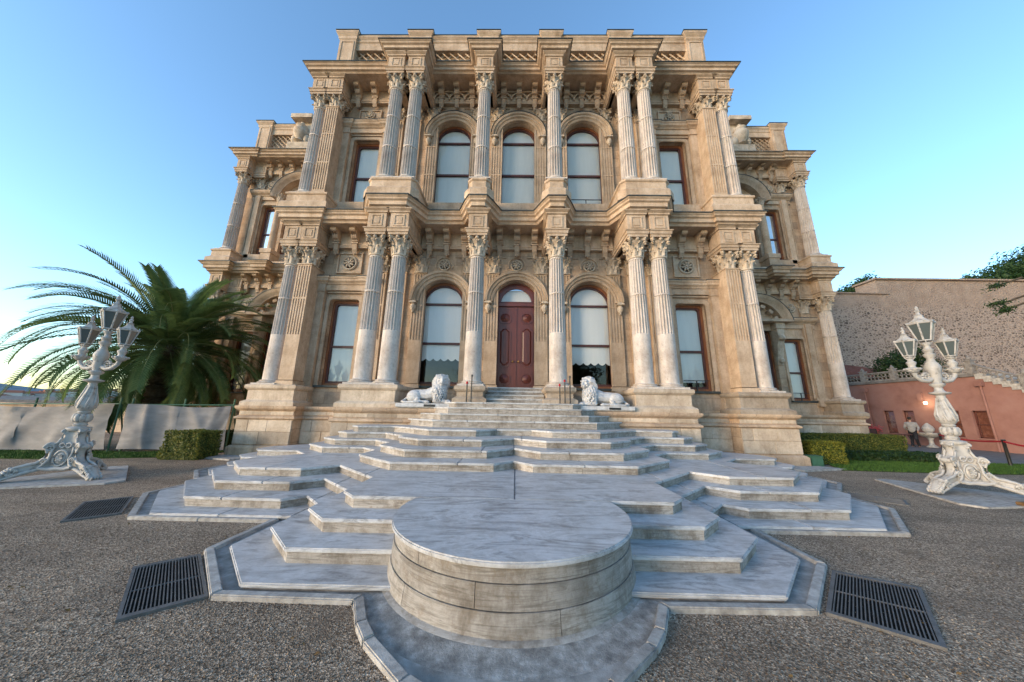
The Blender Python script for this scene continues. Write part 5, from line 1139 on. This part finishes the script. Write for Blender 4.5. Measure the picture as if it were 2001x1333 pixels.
# ------------------------------------------------------------------ trees
def tree(loc, h, blobs, label, n, size, mat='treeleaf', trunk=True, name='tree', group=None):
    T_ = thing(name, label, 'tree' if name == 'tree' else 'bush', loc, group=group); P, Q = [], []
    w_ = np.array([b[3]**2 for b in blobs]); w_ = w_/w_.sum()
    for (bx,by,bz,br), k_ in zip(blobs, (w_*n).astype(int)):
        d = np.random.normal(size=(k_,3)); d /= np.linalg.norm(d,axis=1)[:,None]; r_ = br*(np.random.rand(k_,1)**.38)
        lump = 1+.22*np.sin(d[:,:1]*7+bx)+.18*np.sin(d[:,1:2]*9+by)+.15*np.sin(d[:,2:]*8)
        P.append(np.array((bx,by,bz))+d*r_*lump*np.array((1,1,.85))); Q.append(d)
    V, F = leaf_cloud(np.concatenate(P), np.concatenate(Q), size); tag(link('crown', np_mesh('crown', V, F, mat), T_), kind='stuff')
    if trunk:
        tm = MB().tube([(0,0,-.3),(.05,.02,h*.3),(.12,-.05,h*.6),(.1,0,h*.95)], [h*.035,h*.028,h*.02,h*.008], 10)
        for bx,by,bz,br in blobs: tm.tube([(.1*.5,0,h*.35),(bx*.5,by*.5,(h*.4+bz)*.5+.2),(bx,by,bz)], [h*.016,h*.011,h*.004], 6)
        part('trunk', tm, 'bark', T_, smooth=True, local=True)
    return T_
def blobs(n, R_, h0, h1, r0, r1, seed):
    rd = random.Random(seed); return [(rd.uniform(-R_,R_), rd.uniform(-R_,R_)*.7, rd.uniform(h0,h1), rd.uniform(r0,r1)) for _ in range(n)]
tree((61.4,38,14.6), 5, [(0,0,4,2.4),(2.5,0,5.2,2.6),(5,.5,6,3.0),(-2.4,0,2.8,1.7),(7,0,6.8,3.2),(3,-1,3,2.3),(6,-1,3.5,2.6)], 'broad green tree rising above the right end of the retaining wall', 16000, .34, group='trees above the retaining wall')
tree((56.3,37,17.6), 2, [(0,0,.9,.8),(1.1,0,.8,.7),(-1,0,.6,.6)], 'small green treetop just showing over the wall left of the broad tree', 1600, .25, group='trees above the retaining wall')
tree((41.6,36,14.4), 4, [(0,0,2.4,1.3),(1.2,0,3.1,1.2),(-1.6,0,1.8,1.1),(-3,0,1.2,.9)], 'dark treetop above the lower step of the retaining wall beside the palace', 4200, .25, group='trees above the retaining wall')
tree((29.9,24.6,ZT+.5), 2.2, [(0,0,1.2,1.3),(1.2,.3,1.3,1.3),(2.3,0,1.0,1.1),(-.8,0,.8,.9),(.9,-.4,2.0,.9)], 'round dark green bush on the terrace behind the right lamp', 7000, .16, 'dhedge', False, 'bush')
# overhanging branch at the right edge
bt = thing('overhanging_branch', 'thin leafy pine branch hanging in from the right edge before the wall', 'branch', (21.5,13.2,0)); bm_ = MB(); P = []
for z, L in ((7.4,1.3),(6.6,1.7),(6.3,1.2)):
    pts = [(21.6+.9,13.2,z+.5),(21.5,13.2,z+.15),(21.5-L*.35,13.1,z),(21.5-L*.6,13.0,z-.1)]; bm_.tube(pts, [.05,.035,.02,.008], 6)
    for i in range(240): t = random.random(); q_ = Vector(pts[1]).lerp(Vector(pts[3]), t); P.append(q_+Vector((random.gauss(0,.10),random.gauss(0,.10),random.gauss(.02,.07))))
part('twig', bm_, 'bark', bt, smooth=True); P = np.array([tuple(p) for p in P])-np.array(tuple(bt.location)); V, F = leaf_cloud(P, np.tile((0,0,1.),(len(P),1)), .15, 1.2, .25); tag(link('needles', np_mesh('needles', V, F, 'treeleaf'), bt), kind='stuff')

# ------------------------------------------------------------------ people and small things by the pink building
def person(loc, rz, label, shirt, pose):
    T_ = thing('person', label, 'person', loc, rz); b, sh, tr_ = MB(), MB(), MB()
    hip, neck = .92, 1.45; sw = .04 if pose == 'stand' else .13
    for s in (-1, 1):
        kn = (s*.10, -sw*s, .48); an = (s*.11, sw*.9*s, .08)
        for mb, e in ((b,0),(tr_,.018)): capsule(mb, (s*.095,0,hip), kn, .085+e, .06+e); capsule(mb, kn, an, .06+e, .042+e)
        capsule(b, (s*.11,sw*.9*s,.05), (s*.12,sw*.9*s-.16,.04), .045, .04)
        el = (s*.27, .03, 1.12); ha = (s*.24, -.14 if pose == 'stand' else -.2*s, .93)
        capsule(b, (s*.19,0,1.38), el, .05, .04); capsule(b, el, ha, .04, .03); capsule(sh, (s*.19,0,1.38), el, .068, .055)
        if shirt != 'blue': capsule(sh, el, (s*.245, ha[1]*.8, .98), .055, .045)
        b.ball((ha[0], ha[1]-.02, ha[2]-.07), (.03,.045,.075), 8, 6)
        for f_ in range(4): capsule(b, (ha[0]-.02+.013*f_, ha[1]-.03, ha[2]-.11), (ha[0]-.02+.013*f_, ha[1]-.05, ha[2]-.17-.01*(f_ in (1,2))), .008, .006, 6, 2)
        capsule(b, (ha[0]-s*.03, ha[1]-.02, ha[2]-.04), (ha[0]-s*.045, ha[1]-.06, ha[2]-.10), .010, .008, 6, 2)
    for mb, e in ((b,0),(sh,.028)):
        capsule(mb, (0,0,hip+.05), (0,.01,1.2), .14+e, .15+e, 14); capsule(mb, (-.1,0,1.33), (.1,0,1.33), .105+e, .105+e, 14)
    capsule(tr_, (-.06,0,hip), (.06,0,hip), .125, .125, 14)
    capsule(b, (0,0,1.42), (0,-.01,1.55), .055, .052); b.ball((0,-.01,1.64), (.075,.095,.115), 16, 12); b.ball((0,-.105,1.625), (.014,.02,.025), 8, 6); capsule(b, (-.025,-.095,1.575), (.025,-.095,1.575), .01, .01, 6, 2)
    for s in (-1, 1): b.ball((s*.076,.0,1.635), (.012,.022,.032), 8, 6); b.ball((s*.03,-.093,1.655), (.014,.01,.009), 8, 6)
    bo = link('body', remesh(b, 'body', 'skin', .014, 1), T_)
    link('shirt', remesh(sh, 'shirt', shirt, .016, 3), T_); link('trousers', remesh(tr_, 'trousers', 'trouser', .016, 3), T_)
    hr = MB().ball((0,.012,1.665), (.083,.095,.105), 16, 12); hr.f = [f for f in hr.f if sum(hr.v[i][2] for i in f)/len(f) > 1.655 or sum(hr.v[i][1] for i in f)/len(f) > .035]
    part('hair', hr, 'hair', T_, smooth=True, local=True); return T_
person((24.3,20.05,0), R(120), 'person in a grey shirt and dark trousers standing by the pink building', 'greyshirt', 'walk')
person((25.3,24.9,.05), R(100), 'person in a light blue shirt at the corner of the palace', 'blue', 'stand')
# marble urn fountain
U_ = thing('garden_urn', 'white marble urn on a stem in front of the pink building', 'urn', (24.9,19.75,0))
part('stem', MB().lathe([(.24,0),(.24,.06),(.16,.12),(.10,.2),(.09,.42),(.13,.5),(.16,.56)], 20), 'white', U_, smooth=40, local=True)
part('basin', MB().lathe([(.14,.56),(.30,.62),(.44,.72),(.50,.80),(.51,.84),(.46,.84),(.3,.76)], 24), 'white', U_, smooth=40, local=True)
part('bud', MB().lathe([(.08,.76),(.12,.84),(.22,.95),(.25,1.08),(.20,1.22),(.10,1.34),(.03,1.42)], 10), 'white', U_, smooth=20, local=True)
# rope barrier
RB = thing('rope_barrier', 'red rope barrier on black posts in front of the pink building', 'barrier', (20,14,0))
pst = [(17.55,13.35),(18.63,12.62),(19.6,11.9)]
pst = [(21.3,16.5),(18.63,12.62),(17.2,10.4)]
for x, y in pst: part('post', MB().lathe([(.16,0),(.16,.02),(.05,.04),(.045,.92),(.06,.94),(.06,.97),(.02,.98)], 14, (x,y,0)), 'black', RB, smooth=40)
for (xa,ya),(xb,yb) in zip(pst, pst[1:]): part('rope', MB().tube([(xa+(xb-xa)*t, ya+(yb-ya)*t, .90-.10*math.sin(math.pi*t)) for t in [i/12 for i in range(13)]], .032, 8), 'red', RB, smooth=True)
# small cafe table and chair by the wall
def legs4(mb, x, y, w_, h): 
    for a in (-1,1):
        for b in (-1,1): mb.tube([(x+a*w_,y+b*w_,0),(x+a*w_*.8,y+b*w_*.8,h)], .016, 6)
    return mb
TB = thing('cafe_table', 'small dark round table beside the person in grey', 'table', (23.6,19.9,0)); part('top', MB().lathe([(.3,.70),(.31,.72),(.3,.74)], 20), 'sash', TB, local=True); 
for a in (-1,1):
    for b in (-1,1): part('leg', MB().tube([(a*.22,b*.22,0),(a*.08,b*.08,.7)], .016, 6), 'black', TB, local=True)
CH = thing('cafe_chair', 'dark wooden chair between the table and the pink wall', 'chair', (24.55,22.6,0)); part('seat', MB().box(-.2,.2,-.2,.2,.43,.46), 'sash', CH, local=True, bevel=.01); part('backrest', MB().box(.17,.2,-.2,.2,.62,.92), 'sash', CH, local=True, bevel=.01)
for a in (-1,1):
    for b in (-1,1): part('leg', MB().box(a*.18-.018,a*.18+.018,b*.18-.018,b*.18+.018,0,.9 if a > 0 else .43), 'black', CH, local=True)
FP = thing('flowering_plant', 'red flowering plant on the sill of the pink building', 'plant', (25.4,23.1,.0)); P = np.random.normal(0,.16,(260,3))*np.array((1,1,.7))+np.array((0,0,.9)); V, F = leaf_cloud(P, np.tile((0,0,1.),(260,1)), .11); tag(link('blossoms', np_mesh('blossoms', V, F, 'flower'), FP), kind='stuff'); part('pot', MB().lathe([(.13,.0),(.2,.7),(.21,.75),(.17,.75)], 14), 'brickslope', FP, local=True)

# ------------------------------------------------------------------ far shore
hl = MB(); n = 60
for i in range(n+1):
    a = R(20+100*i/n); hgt = 40+14*math.sin(i*.31+1)+8*math.sin(i*.83)+5*math.sin(i*1.9)
    for r_, z in ((1500,-2),(1650,hgt*.45),(1900,hgt)): hl.v.append((-r_*math.sin(a), r_*math.cos(a), z))
hl.f = [(i*3+j, (i+1)*3+j, (i+1)*3+j+1, i*3+j+1) for i in range(n) for j in range(2)]
tag(link('far_hills', hl.mesh('far_hills', 'hill')), kind='structure')
hb = MB().box(-.5,.5,-.5,.5,0,1); hb_m = hb.mesh('far_house_wall', 'house'); rf_m = MB().prism_x([(-.55,1),(.55,1),(0,1.35)], -.52, .52).mesh('roof', 'tile')
for i in range(26):
    a = R(52+9.5*(i*.618 % 1)); r_ = 1500+120*((i*.377) % 1); o = link('far_house', hb_m, None, (-r_*math.sin(a), r_*math.cos(a), (r_-1500)*.16)); o.scale = (random.uniform(14,30), random.uniform(14,24), random.uniform(10,22)); o.rotation_euler = (0,0,a+random.uniform(-.4,.4))
    tag(o, 'tiny pale house on the far shore at the left edge', 'house', 'houses on the far shore'); link('roof', rf_m, o)
tag(one('boathouse_roof', MB().prism_x([(-2,0),(2,0),(2,2.0),(0,2.5),(-2,2.0)], -9, 9).xf(Matrix.Translation((-62,42,0)) @ Matrix.Rotation(R(12),4,'Z')), 'roof', 'long dark low roof behind the screens at the left edge', 'building'))

# ------------------------------------------------------------------ loose pebbles on the gravel near the viewer
npb = 30000; yy = 1.25+4.6*np.random.rand(npb)**1.5; xx = np.random.uniform(-1,1,npb)*(yy*1.7+.5); Pp = np.c_[xx,yy]
keep = np.ones(npb, bool); kp = full+[(9,30),(-9,30)]; ins = np.zeros(npb, bool)
for (xa,ya),(xb,yb) in zip(kp, kp[1:]+kp[:1]):
    cnd = ((ya > Pp[:,1]) != (yb > Pp[:,1])); xi = (xb-xa)*(Pp[:,1]-ya)/(yb-ya+1e-12)+xa; ins ^= cnd & (Pp[:,0] < xi)
Pp = Pp[~ins]; npb = len(Pp); rr = np.random.uniform(.003,.0085,npb)*(1+.4*(np.random.rand(npb) > .96)); oc = np.array([(1,0,0),(0,1,0),(-1,0,0),(0,-1,0),(0,0,.7),(0,0,-.7)])
ang = np.random.rand(npb)*6.283; ca_, sa_ = np.cos(ang), np.sin(ang); jit = np.random.uniform(.65,1.35,(npb,6,3)); Vb = oc[None]*jit*rr[:,None,None]
Vx = Vb[:,:,0]*ca_[:,None]-Vb[:,:,1]*sa_[:,None]+Pp[:,:1]; Vy = Vb[:,:,0]*sa_[:,None]+Vb[:,:,1]*ca_[:,None]+Pp[:,1:]; Vz = Vb[:,:,2]+(rr*.35)[:,None]
V = np.stack([Vx,Vy,Vz],2).reshape(-1,3); ft = np.array([(0,1,4),(1,2,4),(2,3,4),(3,0,4),(1,0,5),(2,1,5),(3,2,5),(0,3,5)]); F = (ft[None]+np.arange(npb)[:,None,None]*6).reshape(-1,3)
tag(link('pebbles', np_mesh('pebbles', V, F, 'gravel')), 'loose grey brown pebbles strewn over the gravel forecourt', 'gravel', kind='stuff')

nl = 420; yy = 1.4+9*np.random.rand(nl)**1.3; xx = np.random.uniform(-1,1,nl)*(yy*1.6+.5); Pl = np.c_[xx,yy]; ins = np.zeros(nl, bool)
for (xa,ya),(xb,yb) in zip(kp, kp[1:]+kp[:1]):
    cnd = ((ya > Pl[:,1]) != (yb > Pl[:,1])); xi = (xb-xa)*(Pl[:,1]-ya)/(yb-ya+1e-12)+xa; ins ^= cnd & (Pl[:,0] < xi)
Pl = Pl[~ins]; V, F = leaf_cloud(np.c_[Pl, np.full(len(Pl),.012)], np.tile((0,0,1.),(len(Pl),1)), .035, .5, .6)
tag(link('fallen_leaves', np_mesh('fallen_leaves', V, F, 'dryleaf')), 'small dry brown leaves scattered over the gravel', 'leaves', kind='stuff')

# ------------------------------------------------------------------ trees behind the viewer: seen as reflections in the panes
tree((9,-24,0), 9, [(0,0,6,2.6),(2.2,.5,7.2,2.4),(-2.2,0,6.8,2.2),(.5,-1,8.8,2.2),(1.5,1,4.6,1.8),(-1.2,.6,4.4,1.6)], 'spreading tree seen only as a reflection in the right windows', 9000, .34, group='trees reflected in the windows')
tree((-5.5,-27,0), 10, [(0,0,6.5,2.8),(-2.4,.5,7.6,2.4),(2.2,0,7.0,2.3),(-.5,-1,9.4,2.3),(-1.5,1,4.8,1.8)], 'taller tree seen only as a reflection in the left windows', 9000, .34, group='trees reflected in the windows')
